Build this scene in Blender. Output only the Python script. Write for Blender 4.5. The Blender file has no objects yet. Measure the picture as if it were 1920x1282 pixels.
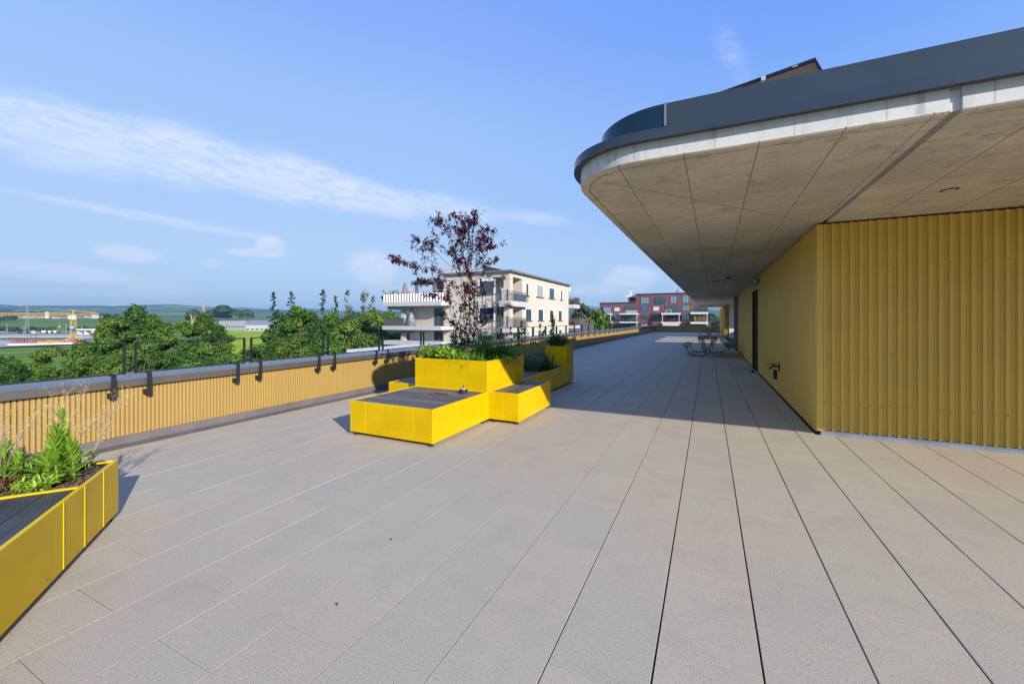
import bpy, bmesh, math, random
import numpy as np
from mathutils import Vector, Matrix
random.seed(7)
C = bpy.context.scene.collection
scene = bpy.context.scene
R = math.radians

# ------------------------------------------------------------------ camera
FPX, HV, EYE = 771.0, 600.0, 1.577            # focal length and horizon measured in the 1920 px photograph
YAW = math.atan(368 / 771.0)
cd = bpy.data.cameras.new('camera'); cam = bpy.data.objects.new('camera', cd); C.objects.link(cam)
cd.sensor_width = 36; cd.lens = FPX / 1920 * 36; cd.shift_y = -(641 - HV) / 1920
cd.clip_start = 0.05; cd.clip_end = 30000
cam.location = (0, 0, EYE); cam.rotation_euler = (R(90), 0, YAW)
scene.camera = cam

# ------------------------------------------------------------------ exposure, sky and sun
scene.view_settings.view_transform = 'Standard'; scene.view_settings.look = 'None'
scene.view_settings.gamma = 1.0; scene.view_settings.exposure = 0.62
SUNV = Vector((2.08, -1.154, 1.0)).normalized()
SUN_EL = math.asin(SUNV.z); SUN_AZ = math.atan2(SUNV.x, SUNV.y)
sl = bpy.data.lights.new('sun', 'SUN'); sun = bpy.data.objects.new('sun', sl); C.objects.link(sun)
sl.energy = 4.9; sl.angle = R(0.53); sl.color = (1.0, 0.93, 0.84)
sun.rotation_euler = (-SUNV).to_track_quat('-Z', 'Y').to_euler(); sun.location = (30, -15, 20)


class NT:
    """tiny node-expression helper"""
    def __init__(s, tree): s.t = tree; s.n = tree.nodes; s.l = tree.links
    def node(s, typ, **k):
        n = s.n.new(typ)
        for a, v in k.items(): setattr(n, a, v)
        return n
    def put(s, sock, v):
        if isinstance(v, bpy.types.NodeSocket): s.l.new(v, sock)
        elif v is not None: sock.default_value = v
    def m(s, op, a, b=None, c=None, clamp=False):
        n = s.node('ShaderNodeMath', operation=op); n.use_clamp = clamp
        s.put(n.inputs[0], a); s.put(n.inputs[1], b)
        if c is not None: s.put(n.inputs[2], c)
        return n.outputs[0]
    def mix(s, f, a, b, mode='MIX'):
        n = s.node('ShaderNodeMix', data_type='RGBA', blend_type=mode)
        s.put(n.inputs[0], f); s.put(n.inputs[6], a); s.put(n.inputs[7], b)
        return n.outputs[2]
    def noise(s, vec, scale, detail=4, rough=.55, out=0):
        n = s.node('ShaderNodeTexNoise'); s.put(n.inputs['Vector'], vec)
        n.inputs['Scale'].default_value = scale; n.inputs['Detail'].default_value = detail
        n.inputs['Roughness'].default_value = rough
        return n.outputs[out]
    def ramp(s, f, p0, p1):
        n = s.node('ShaderNodeMapRange'); n.interpolation_type = 'SMOOTHSTEP'
        s.put(n.inputs[0], f); n.inputs[1].default_value = p0; n.inputs[2].default_value = p1
        return n.outputs[0]
    def comb(s, x, y, z):
        n = s.node('ShaderNodeCombineXYZ'); s.put(n.inputs[0], x); s.put(n.inputs[1], y); s.put(n.inputs[2], z)
        return n.outputs[0]


w = bpy.data.worlds.new('World'); scene.world = w; w.use_nodes = True
T = NT(w.node_tree); T.n.clear()
sky = T.node('ShaderNodeTexSky', sky_type='NISHITA'); sky.sun_disc = False
sky.sun_elevation = SUN_EL; sky.sun_rotation = SUN_AZ
sky.altitude = 450; sky.air_density = 1.0; sky.dust_density = 0.6; sky.ozone_density = 2.2
tc = T.node('ShaderNodeTexCoord')
sp = T.node('ShaderNodeSeparateXYZ'); T.put(sp.inputs[0], tc.outputs['Generated'])
X, Y, Z = sp.outputs
hor = T.m('SQRT', T.m('ADD', T.m('MULTIPLY', X, X), T.m('MULTIPLY', Y, Y)))
el = T.m('DIVIDE', Z, T.m('MAXIMUM', hor, 0.02))                 # tangent of the elevation
az = T.m('ARCTAN2', T.m('MULTIPLY', X, -1), Y)                   # 0 along the terrace, grows to the left
P2 = T.comb(az, T.m('MULTIPLY', el, 1.0), 0.0)
warp = T.noise(P2, 5.0, 5, .6)
warp2 = T.noise(T.comb(az, T.m('MULTIPLY', el, 3.0), 3.0), 14.0, 6, .68)
def azel(u, v):
    a = (u - 960) / FPX; fx, fy = -math.sin(YAW) + math.cos(YAW) * a, math.cos(YAW) + math.sin(YAW) * a
    return math.atan2(-fx, fy), (HV - v) / FPX / math.hypot(fx, fy)


_a0, _e0 = azel(0, 235); _a1, _e1 = azel(750, 385); KS = (_e1 - _e0) / (_a1 - _a0)
wv = T.node('ShaderNodeVectorMath', operation='SCALE'); T.put(wv.inputs[0], T.noise(T.comb(az, T.m('MULTIPLY', el, 2.0), 9.0), 6.0, 4, .6, out=1)); wv.inputs['Scale'].default_value = .55
wa = T.node('ShaderNodeVectorMath', operation='ADD')
T.put(wa.inputs[0], T.comb(T.m('MULTIPLY', az, 3.2), T.m('MULTIPLY', T.m('SUBTRACT', el, T.m('MULTIPLY', az, KS)), 13.0), 0.0)); T.put(wa.inputs[1], wv.outputs[0])
wisp = T.noise(wa.outputs[0], 2.6, 7, .70)
def puff(u, v, su, sv, k, rot=0.0, nz=None, th=.5, nk=1.0):
    """soft cloud patch centred on a direction; su, sv in radians"""
    a0, e0 = azel(u, v)
    da = T.m('SUBTRACT', az, a0); de = T.m('SUBTRACT', el, e0)
    c, s_ = math.cos(rot), math.sin(rot)
    p = T.m('ADD', T.m('MULTIPLY', da, c / su), T.m('MULTIPLY', de, s_ / su))
    q = T.m('ADD', T.m('MULTIPLY', da, -s_ / sv), T.m('MULTIPLY', de, c / sv))
    r2 = T.m('ADD', T.m('MULTIPLY', p, p), T.m('MULTIPLY', q, q))
    g = T.m('EXPONENT', T.m('MULTIPLY', r2, -1))
    n = warp2 if nz is None else nz
    f = T.m('SUBTRACT', T.m('ADD', g, T.m('MULTIPLY', n, nk)), th + nk * .5)
    return T.m('MULTIPLY', T.m('MULTIPLY', T.ramp(f, -.05, .75), T.ramp(g, .02, .75)), k * 1.15)


clouds = [
    puff(60, 250, .15, .060, .62, .20, wisp, .25, .9), puff(240, 280, .15, .048, .75, .24, wisp, .15, .9),
    puff(430, 310, .16, .046, .95, .28, wisp, .08, .9), puff(600, 345, .13, .046, 1.0, .26, wisp, .05, .9), puff(705, 372, .12, .040, .70, .20, wisp, .12, 1.0),
    puff(840, 390, .15, .036, .50, .12, wisp, .18, 1.0), puff(1010, 410, .10, .020, .34, .1, wisp, .20, .9),
    puff(300, 412, .22, .010, .42, .08, wisp, .20, .8), puff(1370, 100, .035, .12, .16, -.35, wisp, .45, 1.3),
    puff(508, 462, .028, .024, 2.4, 0, warp2, .20, 1.2), puff(475, 474, .045, .009, 1.6, 0, warp2, .10, .9),
    puff(240, 478, .045, .016, 2.1, 0, warp2, .18, 1.2), puff(110, 512, .085, .016, 1.7, .05, warp2, .15, 1.2),
    puff(400, 494, .025, .010, .5, 0, warp2, .2, 1.0), puff(180, 518, .05, .012, .6, 0, warp2, .15, .9),
    puff(300, 545, .05, .018, 1.8, 0, warp2, .15, 1.2), puff(120, 562, .15, .018, 1.5, 0, warp2, .1, 1.0),
    puff(700, 505, .055, .045, 1.7, 0, warp2, .2, 1.3), puff(900, 545, .25, .020, .55, 0, warp2, .15, 1.0),
    puff(1180, 523, .06, .030, 1.8, 0, warp2, .12, 1.3), puff(1120, 545, .10, .014, .7, 0, warp2, .12, 1.0),
    puff(790, 590, .6, .040, .75, 0, warp2, .05, .6), puff(150, 585, .4, .030, .75, 0, warp2, .05, .6)]
cm = clouds[0]
for c_ in clouds[1:]:
    cm = T.m('ADD', cm, c_)
fray = T.noise(wa.outputs[0], 7.0, 6, .72)
cm = T.m('SUBTRACT', 1.0, T.m('EXPONENT', T.m('MULTIPLY', cm, -1.6)))
cm = T.m('MULTIPLY', cm, T.m('ADD', .52, T.m('MULTIPLY', T.ramp(fray, .36, .60), .50)))
cm = T.m('MINIMUM', cm, .88)
SKYS = 0.095
HAZE = 1.35e-4
def band(stops):
    """piecewise colour over the tangent of elevation"""
    c = (*stops[0][1], 1)
    for (e0, c0), (e1, c1) in zip(stops, stops[1:]): c = T.mix(T.ramp(el, e0, e1), c, (*c1, 1))
    return c
air = band([(-.02, (4.3, 5.1, 6.3)), (.10, (3.7, 4.9, 6.7)), (.32, (2.85, 4.3, 7.1)), (.85, (1.65, 2.95, 7.4)), (2.5, (.80, 1.8, 5.6))])
air2 = band([(-.02, (4.3, 5.1, 6.3)), (.10, (3.3, 4.6, 6.7)), (.26, (2.15, 3.7, 7.1)), (.70, (1.10, 2.55, 7.3)), (2.5, (.75, 1.7, 5.6))])
air = T.mix(T.ramp(az, .75, -.35), air, air2)
skyc = T.mix(.86, sky.outputs[0], air)
skyc = T.mix(cm, skyc, (5.4, 6.0, 7.2, 1))
bg = T.node('ShaderNodeBackground'); T.put(bg.inputs[0], skyc); bg.inputs[1].default_value = SKYS
wo = T.node('ShaderNodeOutputWorld'); T.l.new(bg.outputs[0], wo.inputs[0])

scene.render.engine = 'CYCLES'
cy = scene.cycles
cy.max_bounces = 8; cy.diffuse_bounces = 4; cy.glossy_bounces = 3; cy.transmission_bounces = 4; cy.volume_bounces = 0
cy.transparent_max_bounces = 8
cy.sample_clamp_indirect = 4.0
cy.use_denoising = True


# ------------------------------------------------------------------ helpers
def ray(u, v):
    a = (u - 960) / FPX
    return (-math.sin(YAW) + math.cos(YAW) * a, math.cos(YAW) + math.sin(YAW) * a, (HV - v) / FPX)
def GZ(u, v, z=0.0):
    r = ray(u, v); t = (z - EYE) / r[2]; return Vector((r[0] * t, r[1] * t, z))
def AX(u, v, x):
    r = ray(u, v); t = x / r[0]; return Vector((x, r[1] * t, EYE + r[2] * t))
def AY(u, v, y):
    r = ray(u, v); t = y / r[1]; return Vector((r[0] * t, y, EYE + r[2] * t))
def AD(u, v, d):
    r = ray(u, v); return Vector((r[0] * d, r[1] * d, EYE + r[2] * d))


def tag(o, label=None, cat=None, group=None, kind=None):
    if label: o['label'] = label
    if cat: o['category'] = cat
    if group: o['group'] = group
    if kind: o['kind'] = kind
    return o
def empty(name, loc=(0, 0, 0), rz=0, label=None, cat=None, group=None):
    o = bpy.data.objects.new(name, None); C.objects.link(o); o.location = loc; o.rotation_euler = (0, 0, rz)
    o.empty_display_size = .1
    return tag(o, label, cat, group)
def copy_tree(o, parent=None):
    c = o.copy(); C.objects.link(c); c.parent = parent
    for ch in list(o.children): copy_tree(ch, c)
    return c


class MB:
    def __init__(s): s.v = []; s.f = []; s.smooth = False; s.tone = []; s.xf = None
    def add(s, vs, fs, tone=0.5):
        b = len(s.v)
        s.v += [tuple(p) for p in vs]; s.f += [tuple(i + b for i in f) for f in fs]; s.tone += [tone] * len(fs)
    def box(s, x0, x1, y0, y1, z0, z1, tone=.5):
        s.add([(x0, y0, z0), (x1, y0, z0), (x1, y1, z0), (x0, y1, z0), (x0, y0, z1), (x1, y0, z1), (x1, y1, z1), (x0, y1, z1)],
              [(0, 3, 2, 1), (4, 5, 6, 7), (0, 1, 5, 4), (1, 2, 6, 5), (2, 3, 7, 6), (3, 0, 4, 7)], tone)
        return s
    def bar(s, a, b, w, h, tone=.5):
        """box along a-b, w wide (horizontal), h thick"""
        a = Vector(a); b = Vector(b); d = (b - a).normalized()
        up = Vector((0, 0, 1)) if abs(d.z) < .95 else Vector((1, 0, 0))
        r = d.cross(up).normalized(); u = r.cross(d)
        vs = []
        for p in (a, b):
            for i, j in ((-1, -1), (1, -1), (1, 1), (-1, 1)): vs.append(p + r * (i * w / 2) + u * (j * h / 2))
        s.add(vs, [(0, 1, 2, 3), (7, 6, 5, 4), (0, 4, 5, 1), (1, 5, 6, 2), (2, 6, 7, 3), (3, 7, 4, 0)], tone); return s
    def tube(s, pts, r, n=8, r1=None, caps=True, tone=.5):
        pts = [Vector(p) for p in pts]; k = len(pts); r1 = r if r1 is None else r1
        vs = []; prev = None
        for i, p in enumerate(pts):
            d = (pts[min(i + 1, k - 1)] - pts[max(i - 1, 0)])
            if d.length < 1e-9: d = Vector((0, 0, 1))
            d.normalize()
            if prev is None:
                a = Vector((1, 0, 0)) if abs(d.x) < .8 else Vector((0, 1, 0))
                prev = (a - d * a.dot(d)).normalized()
            else: prev = (prev - d * prev.dot(d)).normalized()
            q = d.cross(prev); rr = r + (r1 - r) * i / max(k - 1, 1)
            for j in range(n):
                t = 2 * math.pi * j / n; vs.append(p + (prev * math.cos(t) + q * math.sin(t)) * rr)
        fs = []
        for i in range(k - 1):
            for j in range(n):
                a = i * n + j; b = i * n + (j + 1) % n; fs.append((a, b, b + n, a + n))
        if caps: fs.append(tuple(reversed(range(n)))); fs.append(tuple(range((k - 1) * n, k * n)))
        s.add(vs, fs, tone); return s
    def lathe(s, c, prof, n=20, tone=.5):
        """prof: list of (r, z) from bottom to top"""
        vs = []; fs = []
        for r, z in prof:
            for j in range(n):
                t = 2 * math.pi * j / n; vs.append((c[0] + r * math.cos(t), c[1] + r * math.sin(t), c[2] + z))
        for i in range(len(prof) - 1):
            for j in range(n):
                a = i * n + j; b = i * n + (j + 1) % n; fs.append((a, b, b + n, a + n))
        fs.append(tuple(reversed(range(n)))); fs.append(tuple(range((len(prof) - 1) * n, len(prof) * n)))
        s.add(vs, fs, tone); return s
    def prism(s, poly, z0, z1, tone=.5):
        """poly counter-clockwise in plan"""
        n = len(poly)
        s.add([(p[0], p[1], z0) for p in poly] + [(p[0], p[1], z1) for p in poly],
              [tuple(reversed(range(n))), tuple(range(n, 2 * n))] + [(i, (i + 1) % n, (i + 1) % n + n, i + n) for i in range(n)], tone)
        return s
    def quad(s, a, b, c, d, tone=.5): s.add([a, b, c, d], [(0, 1, 2, 3)], tone); return s
    def build(s, name, mat, parent=None, smooth=False, recalc=False, bevel=0, tone=False):
        me = bpy.data.meshes.new(name); me.from_pydata(s.v, [], s.f)
        if recalc or bevel:
            bm = bmesh.new(); bm.from_mesh(me)
            if bevel: bmesh.ops.remove_doubles(bm, verts=bm.verts, dist=1e-5)
            bmesh.ops.recalc_face_normals(bm, faces=bm.faces); bm.to_mesh(me); bm.free()
        elif tone:
            at = me.attributes.new('tone', 'FLOAT', 'FACE'); at.data.foreach_set('value', s.tone)
        if smooth: me.polygons.foreach_set('use_smooth', [True] * len(me.polygons))
        me.materials.append(mat); o = bpy.data.objects.new(name, me); C.objects.link(o); o.parent = parent
        if bevel:
            bv = o.modifiers.new('bevel', 'BEVEL'); bv.width = bevel; bv.segments = 2; bv.limit_method = 'ANGLE'
        return o


def struct(o): o['kind'] = 'structure'; return o


# ------------------------------------------------------------------ materials
MATS = {}
def mat(name, col, rough=.6, var=.0, vscale=4.0, col2=None, metal=0.0, bump=0.0, bscale=60.0, spec=.5, tone=0.0,
        coords='Object', stretch=(1, 1, 1), coat=0.0, speck=0.0, sscale=220.0, trans=0.0):
    if name in MATS: return MATS[name]
    m = bpy.data.materials.new(name); m.use_nodes = True; t = NT(m.node_tree); t.n.clear()
    out = t.node('ShaderNodeOutputMaterial'); b = t.node('ShaderNodeBsdfPrincipled')
    tcn = t.node('ShaderNodeTexCoord'); mp = t.node('ShaderNodeMapping'); t.put(mp.inputs[0], tcn.outputs[coords])
    mp.inputs['Scale'].default_value = stretch
    vec = mp.outputs[0]
    c = (*col, 1); base = None
    if var > 0 or col2:
        n = t.noise(vec, vscale, 5, .6)
        f = t.ramp(n, .32, .68)
        c2 = (*col2, 1) if col2 else tuple(x * (1 - var) for x in col) + (1,)
        c1 = c if col2 else tuple(min(x * (1 + var * .6), 1) for x in col) + (1,)
        base = t.mix(f, c1, c2)
    if tone:
        at = t.node('ShaderNodeAttribute'); at.attribute_name = 'tone'
        k = t.m('ADD', t.m('MULTIPLY', at.outputs['Fac'], 2 * tone), 1 - tone)
        src = base if base else c
        vm = t.node('ShaderNodeVectorMath', operation='SCALE'); t.put(vm.inputs[0], src if base else (c[0], c[1], c[2])); t.put(vm.inputs['Scale'], k)
        base = vm.outputs[0]
    if speck:
        n2 = t.noise(vec, sscale, 2, .5)
        f2 = t.m('MULTIPLY', t.ramp(n2, .56, .72), speck)
        base = t.mix(f2, base if base else c, tuple(x * .35 for x in col) + (1,))
        n3 = t.noise(vec, sscale * 1.37, 2, .5)
        f3 = t.m('MULTIPLY', t.ramp(n3, .60, .75), speck * .6)
        base = t.mix(f3, base, tuple(min(1, x * 1.6) for x in col) + (1,))
    t.put(b.inputs['Base Color'], base if base else c)
    b.inputs['Roughness'].default_value = rough; b.inputs['Metallic'].default_value = metal
    b.inputs['Specular IOR Level'].default_value = spec; b.inputs['Coat Weight'].default_value = coat
    if bump:
        n = t.noise(vec, bscale, 4, .6); bn = t.node('ShaderNodeBump'); bn.inputs['Strength'].default_value = bump
        bn.inputs['Distance'].default_value = .01; t.put(bn.inputs['Height'], n); t.l.new(bn.outputs[0], b.inputs['Normal'])
    if trans:
        tr = t.node('ShaderNodeBsdfTranslucent'); t.put(tr.inputs[0], base if base else c)
        mx = t.node('ShaderNodeMixShader'); mx.inputs[0].default_value = trans
        t.l.new(b.outputs[0], mx.inputs[1]); t.l.new(tr.outputs[0], mx.inputs[2]); t.l.new(mx.outputs[0], out.inputs[0])
    else: t.l.new(b.outputs[0], out.inputs[0])
    MATS[name] = m; return m


YEL = mat('yellow_panel', (.585, .385, .0015), .32, .09, 2.6, spec=.13, bump=.015, bscale=9)
YELE = mat('yellow_edge', (.72, .48, .003), .4, spec=.3)
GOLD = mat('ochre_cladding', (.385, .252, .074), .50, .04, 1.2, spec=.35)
GOLD_LIFT = mat('ochre_cladding_shade_lifted', (.64, .435, .082), .42, .06, .9, spec=.4)  # same cladding as GOLD, lightened to lift walls standing in shade
ANTH = mat('anthracite_metal', (.016, .019, .022), .5, .10, 3, spec=.3)
COPING = mat('coping_sheet', (.17, .155, .145), .32, .08, 1.4, metal=.55)
FASCIA = mat('fascia_sheet', (.064, .080, .090), .24, .12, 1.2, metal=.55, bump=.012, bscale=2.5)
MEMB = mat('grey_membrane', (.135, .122, .118), .75, .18, 2.5, bump=.12, bscale=14)
STEEL = mat('steel', (.45, .46, .47), .3, metal=.9)
RUBBER = mat('black_rubber', (.015, .015, .017), .6)
DARK = mat('dark_void', (.02, .018, .015), .7)
WOOD = mat('grey_weathered_wood', (.155, .142, .135), .7, .0, 3.0, (.085, .075, .072), bump=.35, bscale=30, tone=.22, stretch=(1.2, 9, 9))
WOODX = mat('brown_weathered_wood', (.17, .14, .115), .6, .0, 3.0, (.06, .05, .05), bump=.3, bscale=30, tone=.2, stretch=(9, 1.2, 9))
SOIL = mat('planting_soil', (.06, .035, .022), .95, .0, 30, (.17, .11, .07), bump=.9, bscale=60)
DOORM = mat('dark_brown_door', (.018, .012, .008), .8, .15, 3, spec=.08)

# paving: every slab a solid of its own inside one mesh
def paving_material():
    m = bpy.data.materials.new('concrete_slabs'); m.use_nodes = True; t = NT(m.node_tree); b = t.n['Principled BSDF']
    o = t.node('ShaderNodeTexCoord').outputs['Object']
    at = t.node('ShaderNodeAttribute'); at.attribute_name = 'tone'
    base = t.mix(at.outputs['Fac'], (.447, .390, .292, 1), (.408, .368, .286, 1))
    big = t.noise(o, .55, 4, .6)
    base = t.mix(t.m('MULTIPLY', t.ramp(big, .40, .7), .38), base, (.41, .33, .245, 1))
    med = t.noise(o, 3.1, 5, .65)
    base = t.mix(t.m('MULTIPLY', t.ramp(med, .46, .70), .30), base, (.30, .265, .22, 1))
    # drying marks drawn out along the slab courses
    mp = t.node('ShaderNodeMapping'); t.put(mp.inputs[0], o); mp.inputs['Scale'].default_value = (.9, 7, 1)
    st = t.noise(mp.outputs[0], 1.6, 4, .6)
    base = t.mix(t.m('MULTIPLY', t.ramp(st, .52, .72), .20), base, (.47, .40, .31, 1))
    g1 = t.noise(o, 130, 2, .6); base = t.mix(t.m('MULTIPLY', t.ramp(g1, .52, .68), .50), base, (.16, .13, .10, 1))
    g2 = t.noise(o, 210, 2, .6); base = t.mix(t.m('MULTIPLY', t.ramp(g2, .54, .70), .55), base, (.68, .60, .48, 1))
    g3 = t.noise(o, 62, 2, .5); base = t.mix(t.m('MULTIPLY', t.ramp(g3, .68, .74), .6), base, (.12, .105, .095, 1))
    t.put(b.inputs['Base Color'], base); b.inputs['Roughness'].default_value = .82
    b.inputs['Specular IOR Level'].default_value = .3
    bn = t.node('ShaderNodeBump'); bn.inputs['Strength'].default_value = .25; bn.inputs['Distance'].default_value = .003
    t.put(bn.inputs['Height'], g1); t.l.new(bn.outputs[0], b.inputs['Normal'])
    return m
SLAB = paving_material()

def slab(mb, x0, x1, y0, y1, rnd):
    ch = .0006 if x1 < -1 else .0011; cy_ = .0004; z = rnd.uniform(-.0009, .0009); dz = [rnd.uniform(-.0006, .0006) for _ in range(4)]
    P = [(x0, y0), (x1, y0), (x1, y1), (x0, y1)]; Q = [(x0 + ch, y0 + cy_), (x1 - ch, y0 + cy_), (x1 - ch, y1 - cy_), (x0 + ch, y1 - cy_)]
    vs = [(p[0], p[1], -.03) for p in P] + [(p[0], p[1], z - ch + dz[i]) for i, p in enumerate(P)] + [(q[0], q[1], z + dz[i]) for i, q in enumerate(Q)]
    fs = [(8, 9, 10, 11)]
    for i in range(4):
        j = (i + 1) % 4; fs += [(i, j, j + 4, i + 4), (i + 4, j + 4, j + 8, i + 8)]
    mb.add(vs, fs, rnd.random())

PX, PL = .4465, .687
mb = MB(); rnd = random.Random(3)
gx, gy = .0042, .0027
for k in range(-15, 27):
    xa = .222 + PX * (k - 1); xb = xa + PX
    if xb < -6.5 or xa > 11.6: continue
    xa0 = max(xa, -6.50)
    ph = .05 if k % 2 == 0 else .393
    y = ph - 12 * PL
    ymax = 6.93 if xa0 > 1.30 else 58.3
    while y < ymax:
        y1 = min(y + PL, ymax)
        if y1 - y > .03:
            xx1 = xb
            if xa0 < 1.30 and xb > 1.33 and y1 > 6.93:
                xx1 = 1.335
                if y < 6.93:
                    slab(mb, xa0 + gx, xb - gx, y + .001, 6.93, rnd); y = y1 if y1 - 6.93 < .03 else y
                    if y == y1: continue
                    slab(mb, xa0 + gx, xx1 - gx, 6.933, y1 - .001, rnd); y += PL; continue
            g = gx * (2.2 if xa0 > -1.0 else 1.0); gg = gy
            if rnd.random() < .14: gg = gy * rnd.uniform(1.6, 2.6)
            slab(mb, xa0 + g / 2, xx1 - g / 2, y + gg / 2, y1 - gg / 2, rnd)
        y += PL
struct(mb.build('terrace_floor', SLAB, tone=True))
mb = MB(); mb.box(-7.3, 12, -8.3, 58.9, -.30, -.031); struct(mb.build('terrace_bed', mat('joint_dirt', (.05, .047, .043), .95, .3, 20)))
mb = MB(); mb.box(-6.74, -6.503, -8.2, 58.3, -.031, -.002); struct(mb.build('gutter_strip', MEMB))

# fallen leaves lying about on the slabs
for i, (u, v, lb) in enumerate([(631, 1133, 'small dried brown leaf on the open paving, nearest of the fallen leaves'),
                               (733, 951 + 60, 'dark crumb of bark in a slab joint near the middle of the paving'),
                               (455, 782, 'reddish fallen leaf in the gutter strip by the low ochre wall'),
                               (760, 851, 'tiny dark leaf scrap in front of the yellow bench unit')]):
    p = GZ(u, v, .004); m_ = MB(); a = random.uniform(0, 3)
    pts = [(0, -.012, 0), (.008, 0, .005), (.003, .014, .003), (-.006, .004, .006)]
    m_.add([(p.x + x * math.cos(a) - y * math.sin(a), p.y + x * math.sin(a) + y * math.cos(a), p.z + z) for x, y, z in pts], [(0, 1, 2, 3)])
    tag(m_.build('fallen_leaf', mat('dead_leaf', (.13, .045, .03), .8)), lb, 'leaf', 'fallen leaves on the terrace')


# ------------------------------------------------------------------ parapet on the left and at the far end
XP = -6.75
par = empty('parapet_wall', (XP, 20, 0), label='long low terrace wall clad in ochre ribbed metal under a dark coping', cat='wall')
def P_(o): # keep world coordinates under a moved parent
    o.location = -par.location; o.parent = par; return o
def ribs(path_fn, length, period, prof, z0, z1):
    """prof: (fraction, depth) pairs; path_fn(s, d) -> (x, y)"""
    m_ = MB(); n = int(length / period) + 1; pts = []
    for i in range(n):
        for f, d in prof:
            s = (i + f) * period
            if s <= length: pts.append(path_fn(s, d))
    vs = [(p[0], p[1], z0) for p in pts] + [(p[0], p[1], z1) for p in pts]; k = len(pts)
    m_.add(vs, [(i, i + 1, i + 1 + k, i + k) for i in range(k - 1)])
    return m_
prof1 = [(0, 0), (.64, 0), (.72, .024), (.92, .024)]
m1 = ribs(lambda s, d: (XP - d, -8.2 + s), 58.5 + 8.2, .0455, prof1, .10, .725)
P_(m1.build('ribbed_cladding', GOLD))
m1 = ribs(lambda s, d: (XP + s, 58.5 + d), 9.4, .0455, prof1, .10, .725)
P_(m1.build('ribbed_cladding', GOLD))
mb = MB(); mb.box(XP - .30, XP - .02, -8.3, 58.8, -.25, .72); mb.box(XP - .02, 2.6, 58.53, 58.8, -.25, .72); P_(mb.build('wall_core', MEMB))
mb = MB(); mb.box(XP - .019, XP + .012, -8.2, 58.45, -.031, .098); mb.box(XP + .014, 2.6, 58.44, 58.529, -.031, .098); P_(mb.build('upstand', MEMB))
# coping in lengths of sheet with standing joints
mb = MB(); y = -8.0; cop = []
while y < 58.7:
    y1 = min(y + 2.98, 58.75)
    vs = []
    for yy in (y + .003, y1 - .003):
        for x, z in ((XP + .055, .722), (XP + .060, .728), (XP + .060, .808), (XP + .052, .818), (-7.42, .835), (-7.43, .74), (-7.42, .735)):
            vs.append((x, yy, z))
    n = 7; cop.append(1)
    mb.add(vs, [(i, (i + 1) % n, (i + 1) % n + n, i + n) for i in range(n)] + [tuple(reversed(range(n))), tuple(range(n, 2 * n))])
    y = y1
mb.box(XP + .06, 2.6, 58.45, 59.1, .727, .825)
P_(mb.build('coping', COPING, recalc=True))

# railing
rl = empty('railing', (-6.69, 20, .9), label='black steel rail in framed bays standing on brackets along the low ochre wall', cat='railing')
def R_(o): o.location = -rl.location; o.parent = rl; return o
XR = -6.69; G0 = 2.65; GP = 1.492
for k in range(-5, 38):
    y0 = G0 + GP * k + .056; y1 = G0 + GP * (k + 1) - .056
    if y1 > 58.2: break
    mb = MB()
    mb.box(XR - .02, XR + .02, y0, y1, 1.280, 1.296); mb.box(XR - .02, XR + .02, y0, y1, .893, .907)
    mb.box(XR - .024, XR + .024, y0 - .006, y0 + .006, .887, 1.297); mb.box(XR - .024, XR + .024, y1 - .006, y1 + .006, .887, 1.297)
    R_(mb.build('rail_frame', ANTH))
    if k < 37:
        mb = MB(); mb.tube([(XR, y1 + .006, 1.13), (XR, y1 + .106, 1.13)], .003, 6); R_(mb.build('connector', STEEL))
for k in range(-4, 38):
    for sgn in (-1, 1):
        yb = G0 + GP * k + sgn * .18
        if yb > 58: continue
        mb = MB()
        mb.add([(XR - .005, yb - .024, .60), (XR + .062, yb - .024, .60), (XR + .062, yb - .024, .86), (XR + .045, yb - .024, .892), (XR - .015, yb - .024, .892), (XR - .015, yb - .024, .83), (XR + .030, yb - .024, .83), (XR + .030, yb - .024, .60),
                (XR - .005, yb + .024, .60), (XR + .062, yb + .024, .60), (XR + .062, yb + .024, .86), (XR + .045, yb + .024, .892), (XR - .015, yb + .024, .892), (XR - .015, yb + .024, .83), (XR + .030, yb + .024, .83), (XR + .030, yb + .024, .60)],
               [(0, 1, 9, 8)])
        mb = MB()
        mb.box(XR + .044, XR + .056, yb - .024, yb + .024, .60, .893)          # upright plate in front of the coping
        mb.box(XR - .018, XR + .0435, yb - .024, yb + .024, .8815, .8925)      # tongue under the rail
        mb.box(XP + .002, XR + .0435, yb - .024, yb + .024, .60, .611)         # foot back to the wall
        mb.box(XP + .002, XP + .012, yb - .024, yb + .024, .6115, .665)
        mb.box(XP + .002, XR + .0435, yb - .024, yb - .016, .6115, .655)
        R_(mb.build('bracket', ANTH))


# ------------------------------------------------------------------ building on the right
bd = empty('terrace_building', (5, 15, 0), label='low rooftop pavilion in ochre ribbed metal under a rounded concrete canopy', cat='building')
def B_(o): o.location = -bd.location; o.parent = bd; return o
WX, WY = 1.355, 6.95
profw = [(0, 0), (.30, 0), (.42, .030), (.60, .030), (.66, .024), (.80, .030), (.88, .030)]
m1 = ribs(lambda s, d: (1.43 + s, WY - .0 + d), 10.5, .0985, [(0, 0), (.24, 0), (.34, .034), (.60, .034), (.63, .028), (.72, .028), (.75, .034), (.90, .034)], .065, 2.895)
B_(m1.build('front_cladding', GOLD_LIFT))
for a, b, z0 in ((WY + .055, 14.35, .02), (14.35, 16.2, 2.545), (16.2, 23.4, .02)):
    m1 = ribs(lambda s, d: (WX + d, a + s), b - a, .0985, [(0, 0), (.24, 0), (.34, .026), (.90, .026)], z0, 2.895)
    B_(m1.build('side_cladding', GOLD_LIFT))
mb = MB(); rnd = random.Random(44)
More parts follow.
